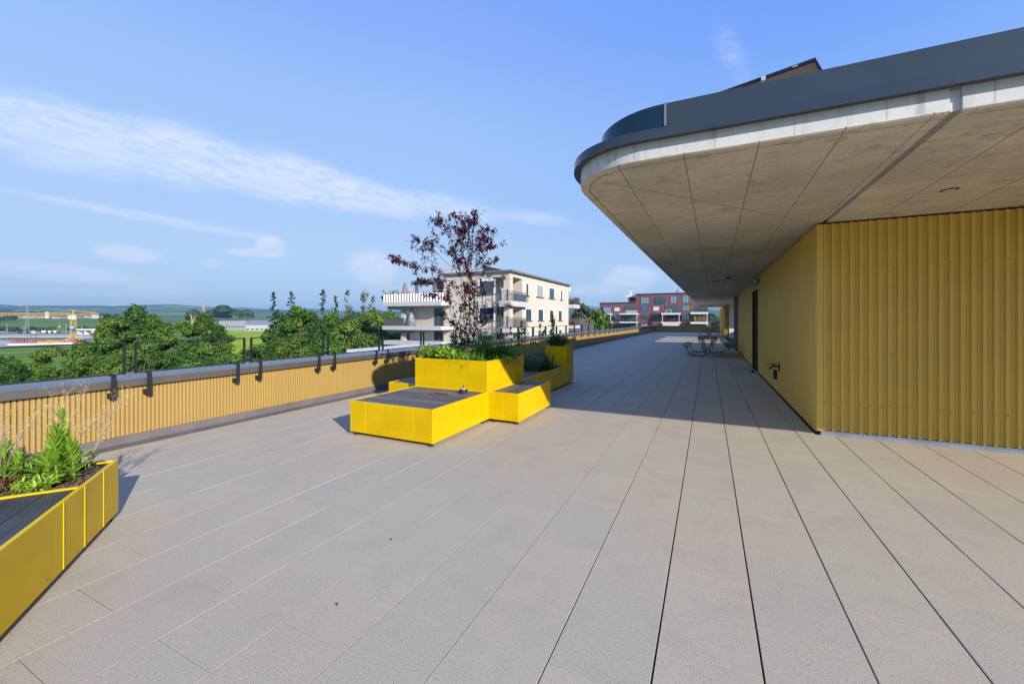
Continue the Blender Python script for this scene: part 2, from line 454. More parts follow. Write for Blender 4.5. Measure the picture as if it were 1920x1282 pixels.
for zz in (.44, .455, 2.30):
    k = 0
    while k < 75:
        x = 1.43 + .0985 * (k + .12); mb.tube([(x, WY - .0008, zz + rnd.uniform(-.006, .006)), (x, WY - .005, zz)], .006, 6); k += rnd.choice((1, 2, 2, 3))
B_(mb.build('screws', mat('screw_head', (.16, .12, .05), .5)))
mb = MB(); mb.box(1.352, 1.426, WY - .012, WY + .05, .05, 2.895); B_(mb.build('corner_trim', GOLD_LIFT, bevel=.006))
mb = MB(); mb.box(1.40, 12, WY + .012, WY + .05, -.02, .060); B_(mb.build('plinth', mat('plinth_grey', (.26, .28, .32), .55, .15, 3), bevel=.006))
mb = MB(); mb.box(1.60, 12, WY + .06, 28.3, 0, 2.9); mb.box(1.43, 1.599, WY + .06, 14.30, 0, 2.9); mb.box(1.43, 1.599, 16.25, 28.3, 0, 2.9); mb.box(1.43, 1.599, 14.31, 16.24, 2.56, 2.9)
B_(mb.build('core', DARK))
mb = MB(); mb.box(1.405, 1.428, 23.4, 28.38, 0, 2.9)
for i in range(5): mb.box(1.375, 1.404, 23.4 + i * 1.0, 23.46 + i * 1.0, 0, 2.9)
B_(mb.build('dark_panels', mat('brown_panel', (.05, .034, .022), .5, .1, 3)))
dr = B_(MB().box(1.405, 1.425, 14.345, 16.205, .01, 2.54).build('door', DOORM, bevel=.004))
mb = MB(); mb.box(1.345, 1.403, 14.33, 14.345, 0, 2.56); mb.box(1.352, 1.362, 16.19, 16.205, 0, 2.56); mb.box(1.345, 1.403, 14.346, 16.189, 2.541, 2.56)
o = mb.build('door_frame', GOLD_LIFT); o.parent = dr; 
mb = MB(); mb.tube([(1.40, 14.5, 1.0), (1.36, 14.5, 1.0), (1.36, 14.63, 1.0)], .009, 8); mb.box(1.396, 1.4045, 14.48, 14.52, .92, 1.08)
o = mb.build('handle', STEEL); o.parent = dr
# far block beyond the passage
m1 = ribs(lambda s, d: (1.30 + d, 41.0 + s), 17.3, .0985, [(0, 0), (.24, 0), (.34, .026), (.90, .026)], .02, 2.895); B_(m1.build('side_cladding', GOLD_LIFT))
m1 = ribs(lambda s, d: (1.30 + s, 40.95 + d), .34, .0985, [(0, 0), (.24, 0), (.34, .026), (.90, .026)], .02, 2.895); B_(m1.build('front_cladding', GOLD))
mb = MB(); mb.box(1.345, 7.0, 41.02, 58.3, 0, 2.895); B_(mb.build('core', mat('dark_ochre', (.10, .075, .03), .7)))
mb = MB(); mb.box(1.66, 7.0, 40.90, 41.01, 0, 2.895); B_(mb.build('white_wall', mat('white_render', (.62, .62, .60), .85, .05, 2)))
mb = MB(); mb.box(3.2, 3.4, 28.4, 40.85, 0, 1.15); B_(mb.build('sun_stop_wall', mat('white_render', (.6, .6, .6))))  # unseen low wall, added to stop low sun in the passage
mb = MB(); mb.box(4.2, 11.9, 41.2, 58.3, 3.2, 7.0); B_(mb.build('unseen_shade_block', GOLD_LIFT))  # unseen block, added to shade the far floor and parapet
# storeys below the terrace
mb = MB(); mb.box(-7.0, 11.9, -8.2, 58.4, -12.2, -.31); B_(mb.build('base_storeys', mat('base_render', (.45, .43, .40), .85, .06, 1)))

# ---- canopy slab
def drift(y): return .011 * max(0.0, y - 5.0)
def outline(off, y_end=48.0, xr=12.0, n=28, x_end=None):
    """open polyline: front right -> front left -> round corner -> along the side -> round far corner -> far right"""
    cx, cyy, r = -.49, 4.35, .72 - off
    pts = [(xr, 3.63 + off), (cx, 3.63 + off)]
    for i in range(1, n): 
        a = math.pi * 1.5 - math.pi / 2 * i / n
        e = 1.0 + .035 * math.sin(2 * (a - math.pi)) ** 2
        pts.append((cx + r * math.cos(a) * e, cyy + r * math.sin(a) * e))
    y = cyy
    while y < y_end - 3.0: pts.append((-1.21 + off + drift(y), y)); y += 2.0
    x0 = -1.21 + off + drift(y_end - 3); rr = 3 - off
    for i in range(0, 9):
        a = math.pi - math.pi / 2 * i / 8; pts.append((x0 + rr + rr * math.cos(a), y_end - 3 + rr * math.sin(a)))
    pts.append((xr, y_end - off))
    return pts
def concrete_material():
    m = bpy.data.materials.new('board_marked_concrete'); m.use_nodes = True; t = NT(m.node_tree); b = t.n['Principled BSDF']
    o = t.node('ShaderNodeTexCoord').outputs['Object']; s = t.node('ShaderNodeSeparateXYZ'); t.put(s.inputs[0], o); x, y, z = s.outputs
    n1 = t.noise(o, .9, 6, .65); base = t.mix(t.ramp(n1, .3, .7), (.72, .64, .50, 1), (.52, .455, .35, 1))
    mp = t.node('ShaderNodeMapping'); t.put(mp.inputs[0], o); mp.inputs['Scale'].default_value = (.5, 5.0, 4)
    wn = t.node('ShaderNodeTexWhiteNoise', noise_dimensions='2D')
    t.put(wn.inputs['Vector'], t.comb(t.m('FLOOR', t.m('DIVIDE', t.m('SUBTRACT', x, .35), .528)), t.m('FLOOR', t.m('DIVIDE', t.m('SUBTRACT', y, 5.25), 2.2)), 0.0))
    base = t.mix(t.m('MULTIPLY', wn.outputs['Value'], .30), base, (.40, .35, .27, 1))
    n2 = t.noise(mp.outputs[0], 2.2, 6, .7); base = t.mix(t.m('MULTIPLY', t.ramp(n2, .48, .74), .45), base, (.36, .31, .235, 1))
    n4 = t.noise(o, 7, 5, .7); base = t.mix(t.m('MULTIPLY', t.ramp(n4, .52, .70), .55), base, (.30, .26, .20, 1))
    n3 = t.noise(o, 38, 3, .6); base = t.mix(t.m('MULTIPLY', t.ramp(n3, .62, .70), .6), base, (.17, .15, .12, 1))
    mp2 = t.node('ShaderNodeMapping'); t.put(mp2.inputs[0], o); mp2.inputs['Scale'].default_value = (1, 9, 9)
    n5 = t.noise(mp2.outputs[0], 3.0, 2, .5)
    base = t.mix(t.m('MULTIPLY', t.ramp(n5, .68, .72), .7), base, (.15, .13, .10, 1))
    n7 = t.noise(o, 2.3, 5, .7, ); base = t.mix(t.m('MULTIPLY', t.ramp(n7, .56, .70), .5), base, (.33, .28, .215, 1))
    n8 = t.noise(o, 90, 2, .6); base = t.mix(t.m('MULTIPLY', t.ramp(n8, .60, .72), .35), base, (.22, .19, .15, 1))
    ln = None
    xs = [-.715, -.178, .350, .875, 1.34, 1.98, 2.66, 3.3, 4.0, 4.7]
    for i, xv in enumerate(xs):                  # shuttering joints along the canopy
        d = t.m('ABSOLUTE', t.m('SUBTRACT', t.m('SUBTRACT', x, t.m('MULTIPLY', y, .012)), xv - .045))
        v = t.m('SUBTRACT', 1.0, t.ramp(d, .003, .009 if i != 4 else .006)); ln = v if ln is None else t.m('MAXIMUM', ln, v)
    for yv, ww in [(5.25, .006), (7.45, .006), (9.2, .006), (12.1, .014), (15.0, .007), (17.2, .007), (20.5, .03), (25, .01), (33, .01), (41, .01)]:
        d = t.m('ABSOLUTE', t.m('SUBTRACT', y, yv)); v = t.m('MULTIPLY', t.m('SUBTRACT', 1.0, t.ramp(d, ww * .6, ww * 2)), .95 if ww > .008 else .75); ln = t.m('MAXIMUM', ln, v)
    dg = t.m('ABSOLUTE', t.m('SUBTRACT', y, t.m('ADD', t.m('MULTIPLY', x, 1.31), 5.2)))
    v = t.m('MULTIPLY', t.m('SUBTRACT', 1.0, t.ramp(dg, .007, .020)), .85); v = t.m('MULTIPLY', v, t.ramp(x, -.95, -.88)); ln = t.m('MAXIMUM', ln, v)
    under = t.ramp(z, 2.95, 2.93)
    under = t.m('LESS_THAN', z, 2.94)
    ln = t.m('MULTIPLY', ln, under)
    base = t.mix(t.m('MULTIPLY', ln, .62), base, (.13, .115, .095, 1))
    # the edge band: streaks that run down and fine vertical joints every half metre
    mp3 = t.node('ShaderNodeMapping'); t.put(mp3.inputs[0], o); mp3.inputs['Scale'].default_value = (9, 9, .8)
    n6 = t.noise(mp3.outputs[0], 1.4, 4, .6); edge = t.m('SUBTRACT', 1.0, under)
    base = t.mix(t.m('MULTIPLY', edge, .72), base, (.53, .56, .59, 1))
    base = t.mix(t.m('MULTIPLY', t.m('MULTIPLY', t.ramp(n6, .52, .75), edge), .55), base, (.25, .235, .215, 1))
    jx = t.m('ABSOLUTE', t.m('SUBTRACT', t.m('FRACT', t.m('DIVIDE', t.m('ADD', x, 10.19), .525)), .5))
    base = t.mix(t.m('MULTIPLY', t.m('MULTIPLY', t.m('SUBTRACT', 1.0, t.ramp(jx, .004, .014)), edge), .4), base, (.18, .165, .15, 1))
    t.put(b.inputs['Base Color'], base); b.inputs['Roughness'].default_value = .72; b.inputs['Specular IOR Level'].default_value = .35
    bn = t.node('ShaderNodeBump'); bn.inputs['Strength'].default_value = .25; bn.inputs['Distance'].default_value = .01
    t.put(bn.inputs['Height'], t.m('SUBTRACT', n4, t.m('MULTIPLY', ln, 1.0))); t.l.new(bn.outputs[0], b.inputs['Normal'])
    return m
CONC = concrete_material()
Z0, ZG, Z1 = 2.92, 2.937, 3.078
def strip(m_, A, Bp, za, zb):
    n = len(A)
    m_.add([(p[0], p[1], za) for p in A] + [(p[0], p[1], zb) for p in Bp], [(i, i + 1, i + 1 + n, i + n) for i in range(n - 1)])
def clip(pts, x_max):      # restrict the front run of the outline to x <= x_max
    return [(min(p[0], x_max), p[1]) for p in pts]
mb = MB()
XJ0, XJ1 = 1.415, 1.475        # the open expansion joint across the soffit
a0 = outline(0); a1 = outline(.080); a2 = outline(.083); a3 = outline(.096); a4 = outline(.099)
def cutfront(pts, xr): q = list(pts); q[0] = (xr, q[0][1]); return q
for A, Bq, za, zb in ((a0, a0, Z0 + .012, Z1), (outline(0), outline(.012), Z0 + .012, Z0), (outline(.012), a1, Z0, Z0), (a1, a2, Z0, ZG), (a2, a3, ZG, ZG), (a3, a4, ZG, Z0)):
    strip(mb, cutfront(A, XJ0), cutfront(Bq, XJ0), za, zb)
    strip(mb, [(12, A[0][1]), (XJ1, A[0][1])], [(12, Bq[0][1]), (XJ1, Bq[0][1])], za, zb)
left = [p for p in a4[1:-1]]
YA, YB, XO = 28.1, 38.5, 2.5
def leftpart(y0, y1, pts):
    L = [p for p in pts if y0 < p[1] < y1]
    return L
def xat(y): return -1.21 + .099 + drift(y)
corner = [p for p in a4[1:] if p[1] <= 7.0 and p[0] < 0]
body = [p for p in corner]
inner1 = [(XJ0, a4[0][1])] + [a4[1]] + corner[1:] 
y = 7.0
seg1 = inner1 + [(xat(yy), yy) for yy in (9, 13, 17, 21, 25, YA)] + [(XJ0, YA)]
mb.add([(p[0], p[1], Z0) for p in seg1], [tuple(range(len(seg1)))])
mb.add([(XJ1, a4[0][1], Z0), (XJ1, YA, Z0), (12, YA, Z0), (12, a4[0][1], Z0)], [(0, 1, 2, 3)])
seg2 = [(XO, YA)] + [(xat(yy), yy) for yy in (YA, 31, 34, YB)] + [(XO, YB)]
seg2 = [(XO, YA)] + [(xat(yy), yy) for yy in (YA, 31, 34, YB)] + [(XO, YB)]
mb.add([(p[0], p[1], Z0) for p in seg2], [tuple(range(len(seg2)))])
seg3 = [(12, YB), (xat(YB), YB)] + [p for p in a4 if p[1] > YB + .2]
mb.add([(p[0], p[1], Z0) for p in seg3], [tuple(range(len(seg3)))])
# joint cheeks and its back, edges of the roof opening, beams over the passage
mb.box(XJ0, XJ1, 3.66, 28.0, Z0 + .045, Z0 + .06); mb.box(XJ0 + .001, XJ1 - .001, 3.652, 3.659, Z0 + .012, Z1 - .003)
for xx in (XJ0, XJ1): mb.quad((xx, 3.63, Z0), (xx, 28, Z0), (xx, 28, Z1 - .001), (xx, 3.63, Z1 - .001))
mb.quad((XO, YA, Z0), (XO, YB, Z0), (XO, YB, Z1), (XO, YA, Z1))
mb.quad((XO, YA, Z0), (12, YA, Z0), (12, YA, Z1), (XO, YA, Z1)); mb.quad((XO, YB, Z0), (12, YB, Z0), (12, YB, Z1), (XO, YB, Z1))
for q0, q1 in ((30.6, 31.5), (35.0, 36.0)): mb.box(XO + .002, 11.99, q0, q1, Z0, Z1)
mb.quad((XJ0 , YA, Z0), (XJ1, YA, Z0), (XJ1, YA, Z1), (XJ0, YA, Z1))
B_(mb.build('canopy_slab', CONC, recalc=False))
# roof skin above the slab
mb = MB()
t1 = [(12, 3.63)] + [p for p in a0[1:] if p[1] < 7] + [(-1.21 + drift(yy), yy) for yy in (9, 13, 17, 21, 25, YA)] + [(12, YA)]
mb.prism(list(reversed(t1)), Z1 + .001, Z1 + .07)
t2 = [(XO, YA + .002)] + [(-1.21 + drift(yy), yy) for yy in (YA + .002, 31, 34, YB - .002)] + [(XO, YB - .002)]
mb.prism(list(reversed(t2)), Z1 + .001, Z1 + .07)
t3 = [(12, YB), (-1.21 + drift(YB), YB)] + [p for p in a0 if p[1] > YB + .2]
mb.prism(list(reversed(t3)), Z1 + .001, Z1 + .07)
B_(mb.build('roof_skin', mat('roof_gravel', (.30, .29, .27), .9, .2, 12), recalc=True))
# metal edge: lower lip all round, taller upstand set back round the corner
fa = B_(MB().box(11.9, 12, 3.8, 3.9, 3.09, 3.1).build('fascia', FASCIA))
def lipo(off):
    q = outline(off); return [(p[0], p[1]) for p in q]
def smoothpart(m_, name, mt=FASCIA):
    o = m_.build(name, mt); bm = bmesh.new(); bm.from_mesh(o.data); bmesh.ops.remove_doubles(bm, verts=bm.verts, dist=1e-5); bmesh.ops.recalc_face_normals(bm, faces=bm.faces); bm.to_mesh(o.data); bm.free()
    o.parent = fa; return o
mb = MB()
for A, Bq, za, zb in ((lipo(.02), lipo(-.070), 3.081, 3.072), (lipo(-.070), lipo(-.063), 3.072, 3.157), (lipo(-.063), lipo(.40), 3.157, 3.166)):
    strip(mb, A, Bq, za, zb)
smoothpart(mb, 'lower_lip')
def upper(off, x_from=12, ye=19.3):
    cx, cyy, r = -.33, 4.214, .643 - off
    pts = [(x_from, 3.571 + off), (cx, 3.571 + off)]
    for i in range(1, 25):
        a = math.pi * 1.5 - math.pi / 2 * i / 24; pts.append((cx + r * math.cos(a), cyy + r * math.sin(a)))
    pts += [(-1.00 + off, 5.0), (-1.08 + off, 6.0), (-1.12 + off, 7.5), (-1.12 + off + drift(ye) * .9, ye)]  # side run moved outward to shape its shadow on the parapet
    return pts
ZU = 3.345
mb = MB()
U0, U1 = upper(0), upper(.05); 
s0, s1 = [U0[0], (-.31, U0[0][1])], [U1[0], (-.31, U1[0][1])]
strip(mb, s0, s0, 3.158, ZU); strip(mb, s0, [(p[0], p[1] + .18) for p in s0], ZU, ZU - .012)
smoothpart(mb, 'front_upstand')
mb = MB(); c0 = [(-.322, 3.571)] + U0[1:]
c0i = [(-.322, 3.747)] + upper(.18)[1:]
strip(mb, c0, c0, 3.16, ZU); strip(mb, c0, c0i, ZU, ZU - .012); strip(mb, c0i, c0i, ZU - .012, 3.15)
smoothpart(mb, 'curved_upstand', mat('fascia_sheet_sky_tint', (.030, .058, .082), .18, metal=.8))  # bluer copy of the fascia sheet, reflected sky put into its colour
mb = MB(); mb.box(-.325, -.309, 3.560, 3.60, 3.158, ZU + .003); smoothpart(mb, 'seam_cover', mat('seam_steel', (.25, .28, .30), .35, metal=.6))
mb = MB(); e0 = [(-1.21 + drift(43) + .02, 42.5), (-1.21 + drift(43) + .02, 45.0)]; strip(mb, e0, e0, 3.16, 3.55); e1 = [(p[0] + .1, p[1]) for p in e0]; strip(mb, e0, e1, 3.55, 3.55); smoothpart(mb, 'shade_upstand')  # unseen raised piece, added and made tall to shade the far parapet

# solar panel on the roof
pl = empty('solar_panel', (.6, 5.6, 3.2), label='tilted dark solar panel on the canopy roof showing its underside', cat='solar panel')
A_, B__ = AY(1529, 108, 5.0), AY(1345, 174, 5.0)
dirv = (A_ - B__).normalized(); nrm = Vector((0, .9, .45)).normalized(); back = Vector((.30, .62, -.10)).normalized()
def slabq(p, a, b, c):
    return [p, p + a, p + a + b, p + b, p + c, p + a + c, p + a + b + c, p + b + c]
FS = [(0, 3, 2, 1), (4, 5, 6, 7), (0, 1, 5, 4), (1, 2, 6, 5), (2, 3, 7, 6), (3, 0, 4, 7)]
L_ = (A_ - B__).length + .15
base_ = A_ - dirv * L_
nn = dirv.cross(back).normalized(); nn = nn if nn.z > 0 else -nn
def PL_(o): o.location = -pl.location; o.parent = pl; return o
mb = MB(); mb.add(slabq(base_ - nn * .034, dirv * L_, back * .022, nn * .034), FS); mb.add(slabq(A_ - nn * .034 + back * .023, -dirv * .022, back * .98, nn * .034), FS)
mb.add(slabq(base_ - nn * .034 + back * 1.005, dirv * L_, back * .02, nn * .034), FS)
PL_(mb.build('panel_frame', mat('black_anodised', (.012, .016, .022), .35, metal=.3), recalc=True))
mb = MB(); mb.add(slabq(base_ - nn * .010 + back * .023, dirv * (L_ - .024), back * .98, nn * .008), FS); PL_(mb.build('back_sheet', mat('brown_back_sheet', (.33, .25, .19), .6), recalc=True))
cl = AY(1431, 147, 4.99)
mb = MB(); mb.box(cl.x - .02, cl.x + .02, cl.y - .02, cl.y + .02, cl.z - .028, cl.z + .012); PL_(mb.build('clamp', mat('galvanised', (.55, .57, .6), .4, metal=.5)))
cl2 = AY(1490, 124, 4.992)
mb = MB(); mb.add(slabq(cl2 - dirv * .02 - nn * .012, dirv * .045, Vector((0, -.003, 0)), nn * .012), FS); PL_(mb.build('type_plate', mat('galvanised', (.5, .5, .5)), recalc=True))
mb = MB(); 
for s_ in (.25, .75): mb.tube([base_ + dirv * L_ * s_ + back * .5, (base_ + dirv * L_ * s_ + back * .5).xy.to_3d() + Vector((0, 0, 3.12))], .015, 6)
PL_(mb.build('stand', STEEL))

# small fittings on the building
o = empty('exit_sign', (1.27, 14.1, 2.72), label='small green and white running figure exit sign sticking out above the door', cat='sign')
mb = MB(); mb.box(-.09, .07, -.012, .012, -.11, .11); mb.build('sign_case', mat('sign_white', (.6, .65, .62), .4), o)
mb = MB(); mb.box(-.085, .065, -.014, -.0125, -.105, .105); mb.build('sign_face', mat('sign_green', (.02, .30, .14), .4), o)
mb = MB()
mb.box(-.055, -.015, -.017, -.0145, -.07, .07)                                   # door leaf of the pictogram
mb.lathe((.022, -.0155, .052), [(.011, -.001), (.011, .001)], 10)
mb.bar((.018, -.016, .035), (.008, -.016, -.01), .003, .016); mb.bar((.008, -.016, -.01), (.035, -.016, -.05), .003, .010); mb.bar((.008, -.016, -.01), (-.008, -.016, -.055), .003, .010); mb.bar((.018, -.016, .03), (.045, -.016, .008), .003, .008)
mb.build('pictogram', mat('sign_mark', (.8, .85, .8), .4), o)
mb = MB(); mb.box(.05, .085, -.02, .02, -.03, .03); mb.build('wall_mount', ANTH, o)
o = empty('dome_camera', (.54, 14.0, 2.915), label='dark dome security camera hanging under the concrete canopy', cat='camera')
MB().lathe((0, 0, 0), [(.06, -.045), (.075, -.02), (.075, 0)], 20).build('housing', mat('camera_white', (.35, .35, .36), .4), o, smooth=True)
MB().lathe((0, 0, 0), [(.004, -.10), (.03, -.093), (.05, -.07), (.056, -.046)], 20).build('dome', RUBBER, o, smooth=True)
for (x, y, lb) in ((2.245, 5.77, 'recessed round downlight in the concrete soffit over the front wall'),):
    o = empty('ceiling_light', (x, y, 2.918), label=lb, cat='light')
    MB().lathe((0, 0, 0), [(.068, -.006), (.074, -.002), (.074, 0)], 28).build('trim_ring', mat('brown_ring', (.10, .07, .045), .5), o)
    MB().lathe((0, 0, 0), [(.045, -.009), (.05, -.0065)], 24).build('lens', mat('frosted_lens', (.55, .52, .46), .3), o)
for (x, y, lb) in ((.25, 15.6, 'dark oblong sensor on the soffit in front of the dome camera'), (.3, 40.5, 'tiny dark fitting at the far end of the soffit')):
    o = empty('soffit_sensor', (x, y, 2.918), label=lb, cat='sensor')
    MB().box(-.10, .10, -.03, .03, -.02, 0).build('sensor_case', RUBBER, o, bevel=.004)
o = empty('wall_tap', (1.35, 10.25, .60), label='black outdoor tap on the ochre side wall', cat='tap')
MB().box(-.012, .02, -.05, .05, -.10, .08).build('back_plate', RUBBER, o, bevel=.004)
mb = MB(); mb.tube([(-.01, 0, 0), (-.13, 0, 0), (-.16, 0, -.02), (-.17, 0, -.07)], .018, 10); mb.build('spout', RUBBER, o, smooth=True)
mb = MB(); mb.tube([(-.09, 0, 0), (-.09, 0, .045)], .012, 8); mb.tube([(-.16, 0, .05), (-.22, 0, .045), (-.04, 0, .05)], .009, 6); mb.build('lever', RUBBER, o)
o = empty('wall_socket', (1.35, 10.7, .38), label='black socket box low on the ochre side wall below the tap', cat='socket')
MB().box(-.045, .02, -.075, .075, -.10, .10).build('box', RUBBER, o, bevel=.008)
MB().box(-.055, -.046, -.06, .06, -.02, .085).build('lid', mat('socket_lid', (.03, .03, .032), .4), o, bevel=.004)
o = empty('door_stop', (1.20, 14.3, 0), label='black rubber door stop on the paving before the brown door', cat='door stop')
MB().lathe((0, 0, 0), [(.05, 0), (.05, .05), (.035, .075)], 16).build('stop_body', RUBBER, o)
MB().lathe((0, 0, .0751), [(.012, 0), (.012, .006)], 10).build('stop_screw', STEEL, o)

# ------------------------------------------------------------------ yellow bench and planter units
def panel_face(mb, p0, ax, up, ln, z0, z1, seams, nrm, th=.004, gap=.006):
    """plates over one vertical face, split at the seams"""
    cuts = [0] + list(seams) + [ln]
    for i in range(len(cuts) - 1):
        a = cuts[i] + (gap / 2 if i else 0); b = cuts[i + 1] - (gap / 2 if i < len(cuts) - 2 else 0)
        P = [p0 + ax * a, p0 + ax * b]
        vs = [Vector((P[0].x, P[0].y, z0)), Vector((P[1].x, P[1].y, z0)), Vector((P[1].x, P[1].y, z1)), Vector((P[0].x, P[0].y, z1))]
        ch = .0022
        o_ = [vs[0] + nrm * th + ax * ch, vs[1] + nrm * th - ax * ch, vs[2] + nrm * th - ax * ch, vs[3] + nrm * th + ax * ch]
        o_ = [v + Vector((0, 0, (ch if k < 2 else -ch))) for k, v in enumerate(o_)]
        mb.add(vs + o_, [(4, 5, 6, 7), (0, 1, 5, 4), (1, 2, 6, 5), (2, 3, 7, 6), (3, 0, 4, 7), (0, 3, 2, 1)])

def unit(root, lx, ly, z0, z1, seams, deck=None, soil=None, divider=None, feet=True, panels='panels', slat_x=True, bolts=True):
    """box lx by ly in the frame of root: origin front left corner, x right, y back. deck / soil: (y0,y1,x0,x1) areas"""
    V = Vector
    core = MB(); t = .018
    core.box(0, lx, 0, t, z0 + .004, z1 - .003); core.box(0, lx, ly - t, ly, z0 + .004, z1 - .003)
    core.box(0, t, t + .0005, ly - t - .0005, z0 + .004, z1 - .003); core.box(lx - t, lx, t + .0005, ly - t - .0005, z0 + .004, z1 - .003)
    core.box(t + .001, lx - t - .001, t + .001, ly - t - .001, z0 + .004, z0 + .02)
    core.build('carcass', YELE, root)
    mb = MB()
    panel_face(mb, V((0, 0, 0)), V((1, 0, 0)), None, lx, z0, z1, seams[0], V((0, -1, 0)))
    panel_face(mb, V((lx, 0, 0)), V((0, 1, 0)), None, ly, z0, z1, seams[1], V((1, 0, 0)))
    panel_face(mb, V((lx, ly, 0)), V((-1, 0, 0)), None, lx, z0, z1, seams[0], V((0, 1, 0)))
    panel_face(mb, V((0, ly, 0)), V((0, -1, 0)), None, ly, z0, z1, seams[1], V((-1, 0, 0)))
    mb.build(panels, YEL, root, recalc=True)
    mb = MB()                                                                # folded top rim
    zt = z1 - .0025
    mb.box(-.003, lx + .003, -.003, .02, zt, z1 + .0015); mb.box(-.003, lx + .003, ly - .02, ly + .003, zt, z1 + .0015)
    mb.box(-.003, .02, .0203, ly - .0203, zt, z1 + .0015); mb.box(lx - .02, lx + .003, .0203, ly - .0203, zt, z1 + .0015)
    if divider is not None: mb.box(.0203, lx - .0203, divider - .012, divider + .012, z1 - .03, z1 + .0015)
    mb.build('rim', YELE, root)
    if deck:
        x0, x1, y0, y1 = deck; mb = MB(); rnd = random.Random(int(lx * 1000) + int(ly * 777))
        pw = .148
        if slat_x:
            n = max(1, round((y1 - y0) / pw)); pw = (y1 - y0) / n
            for i in range(n): mb.box(x0, x1, y0 + i * pw + .003, y0 + (i + 1) * pw - .003, z1 - .03, z1 - .004 + rnd.uniform(-.0015, .001), rnd.random())
        else:
            n = max(1, round((x1 - x0) / pw)); pw = (x1 - x0) / n
            for i in range(n): mb.box(x0 + i * pw + .003, x0 + (i + 1) * pw - .003, y0, y1, z1 - .03, z1 - .004 + rnd.uniform(-.0015, .001), rnd.random())
        mb.build('deck', WOOD if slat_x else WOODX, root, tone=True)
    if soil:
        x0, x1, y0, y1 = soil; mb = MB(); nx = max(2, int((x1 - x0) / .03)); ny = max(2, int((y1 - y0) / .03)); rnd = random.Random(5)
        vs = [(x0 + (x1 - x0) * i / nx, y0 + (y1 - y0) * j / ny, z1 - .035 + rnd.uniform(-.012, .014)) for j in range(ny + 1) for i in range(nx + 1)]
        mb.add(vs, [(j * (nx + 1) + i, j * (nx + 1) + i + 1, (j + 1) * (nx + 1) + i + 1, (j + 1) * (nx + 1) + i) for j in range(ny) for i in range(nx)])
        s_ = mb.build('soil', SOIL, root)
        mb = MB()                                                            # bark chips
        for i in range(int(420 * (x1 - x0) * (y1 - y0)) + 20):
            x = rnd.uniform(x0 + .01, x1 - .01); y = rnd.uniform(y0 + .01, y1 - .01); a = rnd.uniform(0, 3.14); l = rnd.uniform(.008, .024); b = rnd.uniform(.004, .01)
            c, s2 = math.cos(a), math.sin(a); z = z1 - .022 + rnd.uniform(-.006, .008); zz = rnd.uniform(-.008, .008)
            mb.add([(x - c * l - s2 * b, y - s2 * l + c * b, z), (x + c * l - s2 * b, y + s2 * l + c * b, z + zz), (x + c * l + s2 * b, y + s2 * l - c * b, z + zz), (x - c * l + s2 * b, y - s2 * l - c * b, z)], [(0, 1, 2, 3)], rnd.random())
        mb.build('bark_mulch', mat('bark_chips', (.20, .12, .075), .9, tone=.75), s_, tone=True)
    if bolts:
        mb = MB()
        for x in ([.09, lx - .09] + ([lx * .36, lx * .64] if lx > 1 else [])): mb.lathe((x, -.0045, z0 + .055), [(.0055, -.004), (.0055, .004)], 8)
        for y in ([.09, ly - .09] + ([ly * .36, ly * .64] if ly > 1 else [])): mb.lathe((lx + .0045, y, z0 + .055), [(.0055, -.004), (.0055, .004)], 8)
        mb.build('rivets', STEEL, root)
    if feet:
        for x, y in ((.06, .05), (lx - .06, .05), (.06, ly - .05), (lx - .06, ly - .05)):
            mb = MB(); mb.lathe((x, y, 0), [(.034, 0), (.036, .008), (.030, .018), (.012, .020)], 16)
            f_ = mb.build('foot', RUBBER, root, smooth=False)
            MB().lathe((x, y, .0202), [(.008, 0), (.008, z0 - .018)], 10).build('threaded_rod', STEEL, f_)

ZB = .047
uA = empty('bench_unit', (-4.460, 4.163, 0), label='yellow bench unit with grey wood top carrying a black pot', cat='bench', group='yellow bench and planter units')
unit(uA, 1.385, 1.385, ZB, .468, ([.285, 1.10], [.285, 1.10]), deck=(.021, 1.364, .021, 1.364), slat_x=True)
uB = empty('bench_unit', (-3.068, 5.613, 0), label='narrow yellow bench unit projecting right of the tall yellow planter', cat='bench', group='yellow bench and planter units')
unit(uB, .500, 1.385, ZB, .468, ([.25], [.285, 1.10]), deck=(.021, .479, .021, 1.364), slat_x=False)
uC = empty('planter_unit', (-4.460, 5.556, 0), label='tall square yellow planter holding the purple leaved shrub', cat='planter', group='yellow bench and planter units')
unit(uC, 1.385, 1.385, ZB, .940, ([.285, 1.10], [.285, 1.10]), soil=(.021, 1.364, .021, 1.364), feet=False, bolts=False)
mb = MB()
for x in (.09, .50, .90, 1.29): mb.lathe((x, -.0045, .525), [(.006, -.004), (.006, .004)], 8)
for y in (.09, .50, .90, 1.29): mb.lathe((1.3895, y, .525), [(.006, -.004), (.006, .004)], 8)
mb.build('rivets', STEEL, uC)
for x, y in ((1.33, .05), (1.33, 1.33), (.05, 1.33)):
    f_ = MB().lathe((x, y, 0), [(.034, 0), (.036, .008), (.030, .018), (.012, .020)], 16).build('foot', RUBBER, uC); MB().lathe((x, y, .0202), [(.008, 0), (.008, .028)], 10).build('threaded_rod', STEEL, f_)
uD = empty('bench_unit', (-5.165, 5.70, 0), label='low yellow bench unit half hidden left of the tall yellow planter', cat='bench', group='yellow bench and planter units')
unit(uD, .69, 1.385, ZB, .468, ([.35], [.285, 1.10]), deck=(.021, .669, .021, 1.364), slat_x=False)
uE = empty('planter_unit', (-4.46, 6.955, 0), label='long low yellow planter and bench in the shade behind the tall planter', cat='planter', group='yellow bench and planter units')
unit(uE, 1.360, 3.16, ZB, .478, ([.285, 1.10], [.285, .80, 1.38, 1.95, 2.62]), deck=(.021, 1.339, .021, 1.05), soil=(.021, 1.339, 1.08, 2.35), divider=1.065, slat_x=True)
mb = MB()
